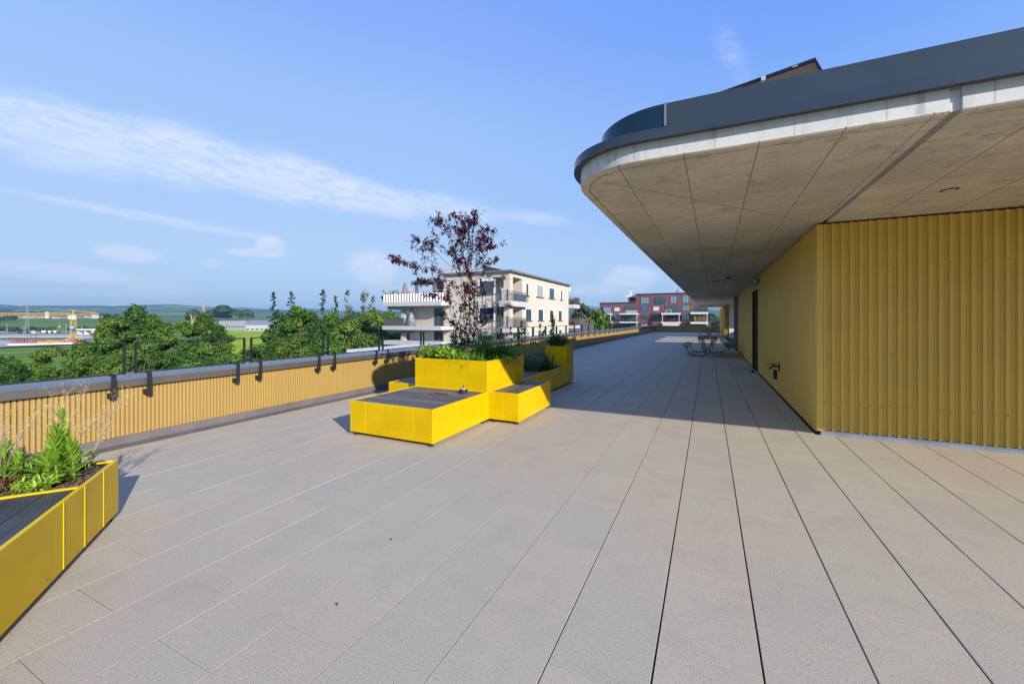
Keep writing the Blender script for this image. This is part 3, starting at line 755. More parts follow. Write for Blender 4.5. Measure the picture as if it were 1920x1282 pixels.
for i in range(2): mb.box(.021, .85, 2.37 + i * .38, 2.74 + i * .38, .45, .474, .4 + i * .2)
mb.box(.856, 1.339, 2.37, 2.625, .45, .474, .5)
mb.build('back_deck', WOOD, uE, tone=True)
uF = empty('planter_unit', (-3.665, 9.585, .4795), label='small yellow planter cube standing on the far end of the long low planter', cat='planter', group='yellow bench and planter units')
unit(uF, .562, .53, 0.0, .455, ([], []), soil=(.021, .541, .021, .509), feet=False)
MB().box(.52, .541, .03, .50, .43, .45).build('inner_edge', STEEL, uF)
# left unit, turned against the slab courses
e1 = Vector((.798, -.602, 0)); e2 = Vector((-.602, -.798, 0))
uG = empty('planter_unit', (-4.268, 1.612, 0), label='yellow planter bench cut off by the left picture edge with leafy green weeds', cat='planter', group='yellow bench and planter units')
# local frame: x along -e2?  front face = long side towards the open terrace
ang = math.atan2(e2.y, e2.x)          # local +y runs away from the camera side
uG.rotation_euler = (0, 0, math.atan2(-e1.y, -e1.x)); uG.location = tuple(Vector((-4.268, 1.612, 0)) + e1 * 3.0)
def GL(a, b, z=0):                    # a metres from the far corner along the long side, b metres inwards
    return Vector((-4.268, 1.612, 0)) + e1 * a + e2 * b + Vector((0, 0, z))
unit(uG, 3.0, 1.36, ZB, .462, ([2.13, 2.412, 2.715], [.285, 1.10]), bolts=True)
for x_ in (2.13, 2.412, 2.715): MB().box(x_ - .004, x_ + .004, -.0075, -.001, .05, .458).build('seam_glint', YELE, uG)  # paler strips stand in for sun catching the folded panel edges
g = MB(); rnd = random.Random(12)
for i in range(9):
    y0 = .021 + i * .1466; g.box(.021, 2.38, y0 + .003, y0 + .1436, .43, .457 + rnd.uniform(-.001, .001), rnd.random())
g.build('deck', mat('dark_wet_wood', (.050, .050, .056), .42, .0, 3, (.026, .025, .028), bump=.3, bscale=30, tone=.25, stretch=(1.2, 9, 9)), uG, tone=True)
g = MB(); g.box(2.388, 2.412, .0203, 1.3397, .435, .4637); g.build('divider', YELE, uG)
mb = MB(); nx, ny = 22, 46
vs = [(2.455 + .52 * i / nx, .05 + 1.26 * j / ny, .425 + rnd.uniform(-.012, .012)) for j in range(ny + 1) for i in range(nx + 1)]
mb.add(vs, [(j * (nx + 1) + i, j * (nx + 1) + i + 1, (j + 1) * (nx + 1) + i + 1, (j + 1) * (nx + 1) + i) for j in range(ny) for i in range(nx)])
s_ = mb.build('soil', SOIL, uG); mb = MB()
for i in range(420):
    x = rnd.uniform(2.46, 2.96); y = rnd.uniform(.06, 1.3); a = rnd.uniform(0, 3.14); l = rnd.uniform(.006, .02); b = rnd.uniform(.004, .009); c, s2 = math.cos(a), math.sin(a); z = .438 + rnd.uniform(-.004, .008); zz = rnd.uniform(-.006, .006)
    mb.add([(x - c * l - s2 * b, y - s2 * l + c * b, z), (x + c * l - s2 * b, y + s2 * l + c * b, z + zz), (x + c * l + s2 * b, y + s2 * l - c * b, z + zz), (x - c * l + s2 * b, y - s2 * l - c * b, z)], [(0, 1, 2, 3)], rnd.random())
mb.build('bark_mulch', mat('bark_chips', (.2, .12, .075)), s_, tone=True)
mb = MB(); mb.box(2.413, 2.979, .021, .052, .43, .450); mb.box(2.413, 2.453, .0525, 1.30, .43, .450); mb.box(2.955, 2.979, .0525, 1.30, .43, .450); mb.box(2.413, 2.979, 1.301, 1.338, .43, .450)
mb.build('plastic_liner', mat('black_liner', (.016, .022, .022), .22), uG)
o = empty('black_pot', (-3.375, 5.345, .4665), label='round black pot with silver lid standing on the wooden bench top', cat='pot')
MB().lathe((0, 0, 0), [(.060, 0), (.066, .006), (.066, .048), (.060, .054), (.045, .055)], 28).build('pot_body', RUBBER, o, smooth=False)
MB().lathe((0, 0, .0551), [(.050, 0), (.034, .014), (.014, .022), (.010, .030)], 24).build('lid', mat('brushed_lid', (.45, .46, .47), .35, metal=.6), o, smooth=True)
MB().lathe((0, 0, .0853), [(.010, 0), (.010, .016), (.008, .034)], 12).build('knob', mat('dark_red_plastic', (.05, .012, .012), .4), o)
o = empty('cable', (-3.62, 5.10, .468), label='thin black cable lying in a loose loop on the wooden bench top', cat='cable')
mb = MB(); mb.tube([(-.14, .06, .006), (-.11, .02, .006), (-.09, .05, .012), (-.05, -.01, .006), (0, -.03, .006), (.07, -.03, .006), (.10, 0, .006), (.09, .03, .01), (.04, .02, .006), (-.03, .0, .014), (-.10, -.06, .006), (-.13, -.09, .006)], .0035, 6)
mb.build('cord', RUBBER, o, smooth=True)
MB().tube([(.085, -.012, .009), (.12, .018, .009)], .010, 8).build('plug', RUBBER, o)

# ------------------------------------------------------------------ plants
def lm(name, c, trans=.35, tone=.45, rough=.45): return mat(name, c, rough, tone=tone, trans=trans, spec=.35)
L_LIGHT = lm('fresh_green_leaf', (.31, .47, .05)); L_MID = lm('mid_green_leaf', (.16, .30, .04)); L_DARK = lm('dark_green_leaf', (.055, .15, .045))
L_BLUE = lm('blue_green_leaf', (.12, .20, .13)); L_STRAW = lm('straw', (.62, .48, .27), .3); L_PURP = lm('purple_leaf', (.085, .018, .034), .25, .55, .35)
STEMG = mat('green_stem', (.14, .19, .05), .6); STEMD = mat('dark_stem', (.035, .022, .022), .7); STEMB = mat('dry_stem', (.40, .30, .18), .7)

def blade(mb, p, d, L, W, droop, rnd, seg=4, fold=.25, shape='grass'):
    """curved leaf strip starting at p along d"""
    d = Vector(d).normalized(); side = d.cross(Vector((0, 0, 1)))
    if side.length < .05: side = Vector((math.cos(rnd.random() * 6), math.sin(rnd.random() * 6), 0))
    side.normalize(); vs = []; q = Vector(p)
    for i in range(seg + 1):
        t = i / seg
        wd = {'grass': (1 - t) ** .6 * (.6 + .4 * min(1, t * 5)), 'leaf': math.sin(math.pi * min(1, .06 + t * .94)) ** .8, 'broad': math.sin(math.pi * (t ** .8 * .93 + .05)) ** .6}[shape] * W / 2
        up = side.cross(d).normalized()
        vs += [q - side * wd + up * wd * fold, q.copy(), q + side * wd + up * wd * fold]
        d = (d + Vector((0, 0, -droop / seg))).normalized(); q = q + d * (L / seg)
    fs = []
    for i in range(seg):
        a = i * 3; fs += [(a, a + 1, a + 4, a + 3), (a + 1, a + 2, a + 5, a + 4)]
    mb.add(vs, fs, rnd.random())
def rdir(rnd, a0, a1):                 # random direction, polar angle from the vertical in [a0, a1] degrees
    a = rnd.uniform(0, 2 * math.pi); t = R(rnd.uniform(a0, a1)); return Vector((math.sin(t) * math.cos(a), math.sin(t) * math.sin(a), math.cos(t)))
def tuft(name, loc, n, L, W, mt, seed, label, cat='plant', a=(5, 60), droop=1.0, spread=.06, group=None):
    rnd = random.Random(seed); mb = MB()
    for i in range(n):
        mb_p = Vector((rnd.gauss(0, spread), rnd.gauss(0, spread), 0)); l = L * rnd.uniform(.55, 1.1)
        blade(mb, mb_p, rdir(rnd, *a), l, W * rnd.uniform(.7, 1.2), droop * rnd.uniform(.5, 1.3), rnd, 5)
    o = mb.build(name, mt, None, tone=True); o.location = loc; return tag(o, label, cat, group)
def stalky(name, loc, stalks, mt, seed, label, stem=STEMG, cat='plant', leaf=(.10, .035), nl=26, shape='leaf', droop=.7, top=.25, group=None, lean=.15, r=.006):
    """upright stalks with leaves all the way up; stalks: list of (dx, dy, height)"""
    rnd = random.Random(seed); root = empty(name, loc, 0, label, cat, group); sb = MB(); lb = MB()
    for dx, dy, h in stalks:
        ln = Vector((rnd.uniform(-lean, lean), rnd.uniform(-lean, lean), 1)); P = [Vector((dx, dy, -.02)) + Vector((ln.x * t * t, ln.y * t * t, t)) * h for t in (0, .25, .5, .75, 1)]
        sb.tube(P, r, 6, r * .35)
        for i in range(nl):
            t = (i + rnd.random()) / nl * .98 + .02; k = min(3, int(t * 4)); f = t * 4 - k; p = P[k].lerp(P[k + 1], f)
            a = i * 2.4 + rnd.uniform(-.4, .4); el_ = R(25 + 50 * t) if shape != 'leaf' else R(rnd.uniform(15, 60))
            d = Vector((math.cos(a) * math.cos(el_), math.sin(a) * math.cos(el_), math.sin(el_)))
            s_ = (1 - t * (1 - top)) * rnd.uniform(.75, 1.15)
            blade(lb, p, d, leaf[0] * s_, leaf[1] * s_, droop, rnd, 5, .3, shape)
    sb.build('stem', stem, root); lb.build('leaves', mt, root, tone=True); return root
def bushy(name, loc, rx, ry, h, n, leaf, mt, seed, label, cat='plant', group=None, fine=False):
    """low mound of twigs with small leaves"""
    rnd = random.Random(seed); root = empty(name, loc, 0, label, cat, group); sb = MB(); lb = MB()
    for i in range(n):
        a = rnd.uniform(0, 6.283); q = math.sqrt(rnd.random()); b = Vector((rx * .35 * q * math.cos(a), ry * .35 * q * math.sin(a), -.02))
        e = Vector((rx * q * math.cos(a), ry * q * math.sin(a), h * (1 - .45 * q * q) * rnd.uniform(.55, 1.05)))
        mid = b.lerp(e, .5) + Vector((0, 0, h * .1)); sb.tube([b, mid, e], .003, 4, .001, caps=False)
        m_ = 7 if not fine else 12
        for j in range(m_):
            t = .25 + .75 * (j + rnd.random()) / m_; p = b.lerp(mid, t * 2) if t < .5 else mid.lerp(e, t * 2 - 1)
            blade(lb, p, rdir(rnd, 10, 95), leaf[0] * rnd.uniform(.6, 1.2), leaf[1] * rnd.uniform(.7, 1.2), rnd.uniform(.1, .9), rnd, 3, .3, 'leaf')
    sb.build('twigs', STEMG, root); lb.build('leaves', mt, root, tone=True); return root
def airy(name, loc, tips, seed, label, mt=L_STRAW, group=None):
    """dry seed heads on long thin branching stems"""
    rnd = random.Random(seed); root = empty(name, loc, 0, label, 'plant', group); sb = MB(); lb = MB()
    for tip in tips:
        tip = Vector(tip); P = [Vector((0, 0, -.02)), tip * .4 + Vector((0, 0, .05)), tip * .75 + Vector((0, 0, .03)), tip]
        sb.tube(P, .0017, 5, .0007)
        for i in range(15):
            t = rnd.uniform(.42, 1.0); p = P[1].lerp(P[2], (t - .4) / .35) if t < .75 else P[2].lerp(P[3], (t - .75) / .25)
            d = (tip.normalized() + rdir(rnd, 10, 110) * .9).normalized(); l = rnd.uniform(.05, .15) * (1.3 - t * .6); e = p + d * l
            sb.tube([p, p.lerp(e, .5) + Vector((0, 0, .006)), e], .0007, 3, .0004, caps=False)
            for j in range(9):
                s_ = p.lerp(e, rnd.uniform(.3, 1.0)); q = s_ + rdir(rnd, 0, 150) * .016
                sz = rnd.uniform(.0018, .0040); u_ = rdir(rnd, 0, 180); v_ = u_.orthogonal().normalized()
                lb.add([q - u_ * sz, q + v_ * sz * .8, q + u_ * sz, q - v_ * sz * .8], [(0, 1, 2, 3)], rnd.random())
                if j < 3: sb.tube([s_, q], .0004, 3, .0004, caps=False)
    sb.build('stems', STEMB, root); lb.build('seeds', mt, root, tone=True); return root

GP_ = 'plants in the tall yellow planter'
# purple shrub: stems aimed at measured tips
def purple():
    rnd = random.Random(21); base = Vector((-3.86, 6.30, .90)); root = empty('purple_shrub', base, 0, 'tall slender shrub with dark purple leaves in the tall yellow planter', 'shrub')
    sb = MB(); lb = MB()
    def pt(u, v, off=0.0): 
        r = ray(u, v); d = 7.35 + off; return Vector((r[0] * d, r[1] * d, EYE + r[2] * d)) - base
    def leaves(p, q, n, k=1.0):
        for i in range(n):
            t = rnd.random(); c = p.lerp(q, t); ax = (q - p).normalized()
            d = (ax * rnd.uniform(.0, .9) + rdir(rnd, 20, 140) * .9 + Vector((0, 0, -.15))).normalized()
            st = c + d * .012; blade(lb, st, d, rnd.uniform(.048, .082) * k, rnd.uniform(.022, .034) * k, rnd.uniform(.5, 1.6), rnd, 3, .35, 'leaf')
    def branch(P, r0, n, side, sl=.20):
        """P: polyline; n leaves along its outer part; side: number of side twigs"""
        sb.tube(P, r0, 6, r0 * .25)
        k = len(P) - 1
        for i in range(k):
            f = 1.0 if i >= k * .3 else .35
            leaves(P[i], P[i + 1], int(n / k * f * 1.25))
        for s_ in range(side):
            t = rnd.uniform(.2, .97) * k; i = min(k - 1, int(t)); p = P[i].lerp(P[i + 1], t - i); ax = (P[i + 1] - P[i]).normalized()
            d = (ax * .75 + rdir(rnd, 30, 110) * .8).normalized(); l = sl * rnd.uniform(.5, 1.25)
            m1 = p + d * l * .5 + Vector((0, 0, .01)); e = m1 + (d + Vector((0, 0, .15))).normalized() * l * .5
            sb.tube([p, m1, e], r0 * .32, 4, r0 * .1, caps=False); leaves(p, m1, 5); leaves(m1, e, 11)
    B0 = pt(878, 655)
    # upright stems
    ups = [((872, 650), (868, 570), (862, 500), (868, 440), (905, 398), .006, 46, 15), ((880, 652), (880, 570), (884, 490), (886, 430), (892, 400), .007, 50, 16),
           ((886, 650), (890, 560), (893, 480), (905, 440), (930, 470), .006, 30, 10), ((876, 650), (872, 540), (850, 470), (838, 430), (824, 412), .006, 44, 15),
           ((868, 648), (850, 580), (832, 520), (812, 480), (812, 430), .005, 34, 12), ((890, 650), (905, 570), (900, 500), (908, 450), (912, 432), .005, 38, 12),
           ((874, 652), (860, 600), (880, 540), (870, 480), (858, 420), .006, 48, 16), ((884, 650), (896, 600), (882, 520), (878, 470), (880, 410), .006, 48, 16),
           ((870, 650), (846, 590), (840, 545), (815, 520), (790, 530), .005, 30, 10)]
    for i, s_ in enumerate(ups):
        P = [pt(*q, off=rnd.uniform(-.18, .18) * (j / 4)) for j, q in enumerate(s_[:5])]; branch(P, s_[5], s_[6], s_[7], .24)
    # side branches
    for s_ in [((860, 540), (820, 512), (775, 500), (722, 484), 40, 9), ((850, 520), (800, 500), (760, 492), (738, 488), 26, 7), ((840, 480), (815, 458), (790, 452), (766, 452), 34, 7),
               ((845, 500), (815, 470), (800, 465), (783, 470), 20, 5), ((885, 480), (905, 470), (918, 462), (932, 463), 30, 6), ((888, 510), (905, 500), (918, 492), (930, 490), 22, 5),
               ((890, 600), (915, 580), (935, 572), (962, 572), 22, 3), ((892, 560), (915, 545), (932, 525), (955, 522), 12, 2), ((862, 570), (840, 560), (822, 555), (800, 553), 26, 5),
               ((868, 620), (850, 610), (838, 598), (832, 590), 22, 5), ((880, 450), (870, 420), (862, 408), (852, 404), 24, 6), ((838, 540), (812, 530), (795, 535), (772, 530), 18, 4),
               ((840, 440), (825, 428), (818, 418), (830, 412), 20, 5), ((888, 620), (905, 610), (915, 600), (925, 588), 22, 4), ((878, 500), (860, 485), (848, 478), (840, 470), 34, 8),
               ((882, 480), (895, 465), (900, 455), (906, 440), 30, 8), ((880, 460), (872, 450), (868, 440), (870, 425), 34, 8)]:
        o0 = rnd.uniform(-.1, .1); o1 = rnd.uniform(-.35, .35); P = [pt(*q, off=o0 + (o1 - o0) * j / 3) for j, q in enumerate(s_[:4])]; branch(P, .0042, s_[4], s_[5], .14)
    # leaves hugging the lower stems
    for i in range(170):
        v = rnd.uniform(535, 650); u = rnd.gauss(879, 10 + (650 - v) * .10); p = pt(u, v, rnd.uniform(-.1, .1)); leaves(p, p + Vector((rnd.uniform(-.05, .05), 0, .09)), 7, .85)
    sb.build('stems', STEMD, root); lb.build('leaves', L_PURP, root, tone=True)
purple()

def CL(x, y): return (uC.location.x + x, uC.location.y + y, .905)
bushy('fern_shrub', CL(.20, .16), .24, .17, .27, 120, (.065, .013), L_LIGHT, 31, 'feathery light green low plant at the left front corner of the tall planter', group=GP_, fine=True)
bushy('strawberry_plant', CL(.50, .15), .25, .16, .23, 80, (.095, .06), lm('bright_leaf', (.30, .48, .05)), 32, 'bushy bright green leafy plant beside the feathery one', group=GP_)
tuft('sedge_tuft', CL(.78, .20), 200, .30, .015, L_LIGHT, 33, 'pale green sedge tuft arching over the front of the tall planter', a=(15, 75), droop=1.15, spread=.06, group=GP_)
tuft('sedge_tuft', CL(1.04, .24), 180, .30, .014, L_MID, 34, 'mid green sedge tuft right of the pale one in the tall planter', a=(15, 75), droop=1.15, spread=.06, group=GP_)
tuft('fescue_tuft', CL(.98, .62), 420, .58, .012, lm('fescue', (.08, .24, .035)), 35, 'big dense dark green grass tuft right of the purple shrub', a=(2, 60), droop=.9, spread=.09, group=GP_)
tuft('fescue_tuft', CL(1.18, .86), 400, .55, .011, L_DARK, 36, 'dark grass tuft hanging over the right edge of the tall planter', a=(5, 80), droop=1.5, spread=.09, group=GP_)
bushy('trailing_plant', CL(1.26, .95), .34, .36, .20, 100, (.07, .028), L_MID, 37, 'trailing green plant spilling over the right side of the tall planter', group=GP_)
bushy('trailing_plant', CL(1.33, .55), .2, .28, .10, 44, (.05, .014), L_LIGHT, 47, 'thin light green sprigs flopping over the right edge in the sun', group=GP_)
stalky('dock_plant', CL(.42, .62), [(0, 0, .62), (.09, .05, .52), (-.12, .03, .46), (.02, -.10, .44)], L_MID, 38, 'dark broad leaved weed left of the purple shrub', leaf=(.24, .075), nl=24, shape='broad', droop=.9, group=GP_)
stalky('dock_plant', CL(.70, .95), [(0, 0, .58), (.05, .05, .50), (-.08, .0, .44)], L_MID, 39, 'taller green leafed weed directly behind the purple stems', leaf=(.13, .04), nl=22, shape='broad', droop=.8, group=GP_)
stalky('dock_plant', CL(.92, .85), [(0, 0, .66), (.05, .03, .50)], L_MID, 40, 'thin upright weed right of the purple stems with small pale leaves', leaf=(.09, .03), nl=26, shape='leaf', droop=.6, group=GP_)
bushy('heather_plant', CL(1.10, 1.15), .2, .15, .20, 60, (.04, .010), L_BLUE, 41, 'grey green low herb at the back right of the tall planter', group=GP_)
bushy('heather_plant', CL(.25, 1.0), .2, .25, .20, 50, (.05, .02), L_MID, 42, 'low green herb at the back left of the tall planter', group=GP_)
bushy('orange_seedling', CL(.33, .12), .08, .06, .07, 14, (.035, .02), lm('rusty_leaf', (.35, .14, .06)), 43, 'small rusty orange seedling at the front of the tall planter', group=GP_)
GE = 'plants in the long low planter'
def EL(x, y, z=.445): return (uE.location.x + x, uE.location.y + y, z)
tuft('iris_clump', EL(.70, 1.40), 150, .46, .022, L_DARK, 51, 'dark sword leaved clump in the long low planter', a=(2, 35), droop=.5, spread=.08, group=GE)
tuft('iris_clump', EL(1.08, 1.80), 150, .46, .022, lm('sword_leaf', (.05, .13, .04)), 52, 'sword leaved clump next to the small yellow cube', a=(2, 35), droop=.5, spread=.09, group=GE)
bushy('lavender_plant', EL(.98, 1.40), .24, .22, .40, 130, (.06, .008), L_BLUE, 53, 'grey blue lavender like tuft between two sword leaved clumps', group=GE, fine=True)
stalky('mullein_plant', EL(.55, 1.65), [(0, 0, .62), (.12, .05, .52), (-.12, .1, .45)], L_DARK, 54, 'tall thin grey green stalks behind the sword leaved clump', leaf=(.10, .022), nl=24, droop=.5, group=GE)
bushy('ground_herb', EL(.55, 1.25), .34, .12, .10, 60, (.04, .018), L_MID, 55, 'low creeping green herb along the front of the long planter bed', group=GE)
bushy('ground_herb', EL(1.10, 2.10), .18, .2, .12, 40, (.04, .018), L_MID, 56, 'low creeping green herb against the small yellow cube', group=GE)
GF = 'plants in the small planter cube'
def FL(x, y): return (uF.location.x + x, uF.location.y + y, .90)
bushy('box_shrub', FL(.24, .24), .30, .28, .34, 220, (.05, .026), L_DARK, 61, 'dense dark green shrub filling the small yellow cube', group=GF)
stalky('young_sapling', FL(.10, .20), [(0, 0, .82), (.04, .02, .7)], lm('sapling_leaf', (.34, .40, .10)), 62, 'tallest pale leaved sapling rising from the small yellow cube', leaf=(.15, .085), nl=30, shape='broad', droop=1.2, top=.75, lean=.05, group=GF, stem=STEMD)
stalky('young_sapling', FL(-.55, -.15), [(0, 0, .62), (.05, .03, .45)], lm('sapling_leaf', (.34, .40, .10)), 63, 'pale leaved sapling left of the small yellow cube', leaf=(.15, .085), nl=20, shape='broad', droop=1.2, top=.8, group=GF, stem=STEMD)
stalky('young_sapling', FL(-.18, .10), [(0, 0, .52), (.06, -.04, .38)], lm('sapling_leaf', (.34, .40, .10)), 64, 'short sapling at the left rim of the small yellow cube', leaf=(.15, .08), nl=20, shape='broad', droop=1.2, top=.8, group=GF, stem=STEMD)
stalky('young_sapling', (EL(.10, 2.2)[0], EL(.1, 2.2)[1], .44), [(0, 0, .95), (.1, .1, .8)], L_DARK, 65, 'dark leafed sapling standing at the back of the long planter', leaf=(.14, .07), nl=28, shape='broad', droop=1.2, top=.7, group=GE, stem=STEMD)
GGL = 'plants in the left planter'
stalky('lettuce_weed', GL(.30, .22, .44), [(0, 0, .50), (.04, -.03, .36), (-.06, .02, .32), (.07, .05, .28), (.0, -.06, .22)], lm('lush_leaf', (.25, .43, .035), .45), 71, 'tall bright green leafy weed nearest the corner of the left planter', leaf=(.165, .050), nl=28, shape='broad', droop=.25, top=.5, group=GGL, r=.010, lean=.12)
stalky('lettuce_weed', GL(.28, .50, .44), [(0, 0, .28), (.04, .04, .20)], lm('lush_leaf', (.24, .42, .03)), 72, 'second bright leafy weed, half as tall, left of the tall one', leaf=(.16, .05), nl=24, shape='broad', droop=.6, top=.5, group=GGL, r=.008)
stalky('lettuce_weed', GL(.36, .70, .44), [(0, 0, .20)], lm('lush_leaf', (.24, .42, .03)), 73, 'small leafy weed at the very left edge of the picture', leaf=(.10, .036), nl=16, shape='broad', droop=.6, top=.5, group=GGL, r=.006)
stalky('lettuce_weed', GL(.06, .20, .44), [(0, 0, .16), (.03, .05, .12)], lm('olive_leaf', (.10, .15, .03)), 74, 'darker drooping leafy weed at the far corner of the left planter', leaf=(.12, .04), nl=12, shape='broad', droop=.9, group=GGL)
bushy('lavender_plant', GL(.13, .66, .44), .22, .22, .30, 200, (.05, .008), L_BLUE, 75, 'grey blue fine leaved herb cushion behind the weeds on the left', group=GGL, fine=True)
bushy('lavender_plant', GL(.27, .95, .44), .22, .22, .28, 200, (.05, .008), L_BLUE, 76, 'grey blue fine leaved herb cushion cut by the left picture edge', group=GGL, fine=True)
bushy('ground_herb', GL(.20, .36, .44), .20, .20, .17, 110, (.055, .022), L_MID, 77, 'low mixed green herb around the foot of the tall weed', group=GGL)
bushy('ground_herb', GL(.42, .52, .44), .14, .26, .10, 80, (.05, .022), lm('reddish_leaf', (.20, .09, .05)), 78, 'low reddish brown seedlings near the planter divider', group=GGL)
bushy('ground_herb', GL(.44, .28, .44), .12, .12, .09, 50, (.045, .02), L_LIGHT, 79, 'low light green seedlings by the planter rim left of the tall weed', group=GGL)
def tip(u, v, d, b): return AD(u, v, d) - b
b1 = GL(.20, .34, .44)
airy('dry_seedhead', b1, [tip(170, 715, 2.95, b1), tip(130, 735, 2.9, b1), tip(100, 742, 2.85, b1), tip(240, 735, 3.1, b1), tip(215, 760, 3.1, b1), tip(250, 700 + 45, 3.15, b1)], 81, 'airy dry seed heads rising right and high from the left planter', group=GGL)
b2 = GL(.22, .55, .44)
airy('dry_seedhead', b2, [tip(60, 790, 2.75, b2), tip(20, 770, 2.7, b2), tip(5, 800, 2.65, b2), tip(45, 820, 2.7, b2), tip(85, 765, 2.8, b2), tip(-20, 780, 2.7, b2)], 82, 'airy dry seed heads leaning left over the left planter', group=GGL)
b3 = GL(.14, .14, .44)
airy('dry_seedhead', b3, [tip(215, 790, 3.2, b3), tip(228, 748, 3.2, b3), tip(198, 812, 3.2, b3), tip(150, 790, 3.0, b3)], 83, 'thin dry stems at the corner of the left planter casting a feathery shadow', group=GGL)

# ------------------------------------------------------------------ picnic tables
TUBE = mat('galvanised_tube', (.22, .24, .26), .38, metal=.5)
def picnic(loc, label):
    root = empty('picnic_table', loc, 0, label, 'picnic table', 'picnic tables under the canopy')
    L = 3.2; mb = MB(); rnd = random.Random(9)
    for i in range(5): x = -.40 + i * .163; mb.box(x, x + .148, 0, L, .745, .785, rnd.random())
    mb.build('table_top', WOODX, root, tone=True)
    for s_ in (-1, 1):
        mb = MB()
        for i in range(2): x = s_ * .84 - .15 + i * .152; mb.box(x, x + .142, 0, L, .435, .475, rnd.random())
        mb.build('seat', WOODX, root, tone=True)
    for yy in (.25, L - .35):
        mb = MB()
        for s_ in (-1, 1):
            mb.tube([(s_ * .34, yy, .74), (s_ * .05, yy, .06), (s_ * .09, yy, .03), (s_ * .55, yy, .03), (s_ * .68, yy, .05), (s_ * .75, yy, .12), (s_ * .77, yy, .22), (s_ * .80, yy, .36), (s_ * .90, yy, .43)], .024, 8)
            mb.tube([(s_ * .20, yy + .02, .74), (s_ * .03, yy + .03, .10)], .018, 8)
            mb.box(s_ * .84 - .13, s_ * .84 + .13, yy - .02, yy + .02, .425, .434)
        mb.box(-.38, .38, yy - .022, yy + .022, .735, .744)
        mb.build('frame', TUBE, root, smooth=True)
    mb = MB(); mb.tube([(0, .25, .30), (0, L - .35, .30)], .02, 8); mb.build('brace', TUBE, root)
    return root
picnic((-.03, 19.35, 0), 'nearer picnic table with attached benches on bent tube frames')
picnic((.08, 42.3, 0), 'farther small looking picnic table near the end of the terrace')

# ------------------------------------------------------------------ terrain, fields, hills
def sm(a, b, x): t = min(1, max(0, (x - a) / (b - a))); return t * t * (3 - 2 * t)
def ter(x, y):
    r = math.hypot(x, y); a = math.atan2(-x, y)
    z = -12.2 + 16 * sm(480, 1500, r) + 20 * sm(1500, 3000, r)
    hh = .62 + .12 * math.sin(a * 5 + 1.0) + .10 * math.sin(a * 11 + 2.2) + .06 * math.sin(a * 23 + .4) + .035 * math.sin(a * 51) + .02 * math.sin(a * 117 + 1)
    hh2 = .5 + .2 * math.sin(a * 7 + 3.0) + .12 * math.sin(a * 17 + r * .0006)
    k = 1.0 - .32 * sm(.55, 1.1, a)
    z += k * (hh * 265 * sm(3300, 6200, r) + hh2 * 45 * sm(2000, 3000, r) * (1 - .4 * sm(3000, 3600, r)))
    z += .8 * math.sin(x * .011) * math.sin(y * .013) * sm(300, 600, r)
    return z
def terrain_material():
    m = bpy.data.materials.new('countryside'); m.use_nodes = True; t = NT(m.node_tree); b = t.n['Principled BSDF']
    o = t.node('ShaderNodeTexCoord').outputs['Object']; s = t.node('ShaderNodeSeparateXYZ'); t.put(s.inputs[0], o)
    mp = t.node('ShaderNodeMapping'); t.put(mp.inputs[0], o); mp.inputs['Rotation'].default_value = (0, 0, .5); mp.inputs['Scale'].default_value = (.0045, .0021, 0)
    vo = t.node('ShaderNodeTexVoronoi'); t.put(vo.inputs['Vector'], mp.outputs[0]); vo.inputs['Scale'].default_value = 1.0; vo.feature = 'F1'
    cs = t.node('ShaderNodeSeparateColor'); t.put(cs.inputs[0], vo.outputs['Color'])
    base = t.mix(cs.outputs[0], (.060, .135, .030, 1), (.105, .19, .035, 1))
    base = t.mix(t.ramp(cs.outputs[1], .72, .76), base, (.26, .22, .12, 1))
    n = t.noise(o, .02, 5, .6); base = t.mix(t.m('MULTIPLY', t.ramp(n, .4, .7), .3), base, (.05, .10, .03, 1))
    nn = t.noise(o, .0016, 5, .62); r2 = t.m('SQRT', t.m('ADD', t.m('MULTIPLY', s.outputs[0], s.outputs[0]), t.m('MULTIPLY', s.outputs[1], s.outputs[1])))
    far = t.ramp(r2, 1700, 3200)
    fo = t.m('MULTIPLY', t.ramp(nn, .485, .515), far)
    base = t.mix(fo, base, (.014, .032, .014, 1))
    near = t.m('SUBTRACT', 1.0, t.ramp(r2, 700, 1500))
    base = t.mix(t.m('MULTIPLY', near, .75), base, (.115, .215, .035, 1))
    t.put(b.inputs['Base Color'], base); b.inputs['Roughness'].default_value = .95; b.inputs['Specular IOR Level'].default_value = .1
    return m
mb = MB(); NR, NA = 96, 300; rs = [0.0] + [14 * (9500 / 14) ** (i / (NR - 1)) for i in range(NR)]
vs = []
for r in rs:
    for j in range(NA): a = 2 * math.pi * j / NA; x, y = -r * math.sin(a), r * math.cos(a); vs.append((x, y, ter(x, y)))
fs = []
for i in range(len(rs) - 1):
    for j in range(NA): a = i * NA + j; b = i * NA + (j + 1) % NA; fs.append((a, a + NA, b + NA, b))
mb.add(vs, fs); struct(mb.build('countryside_ground', terrain_material(), smooth=True, recalc=False))

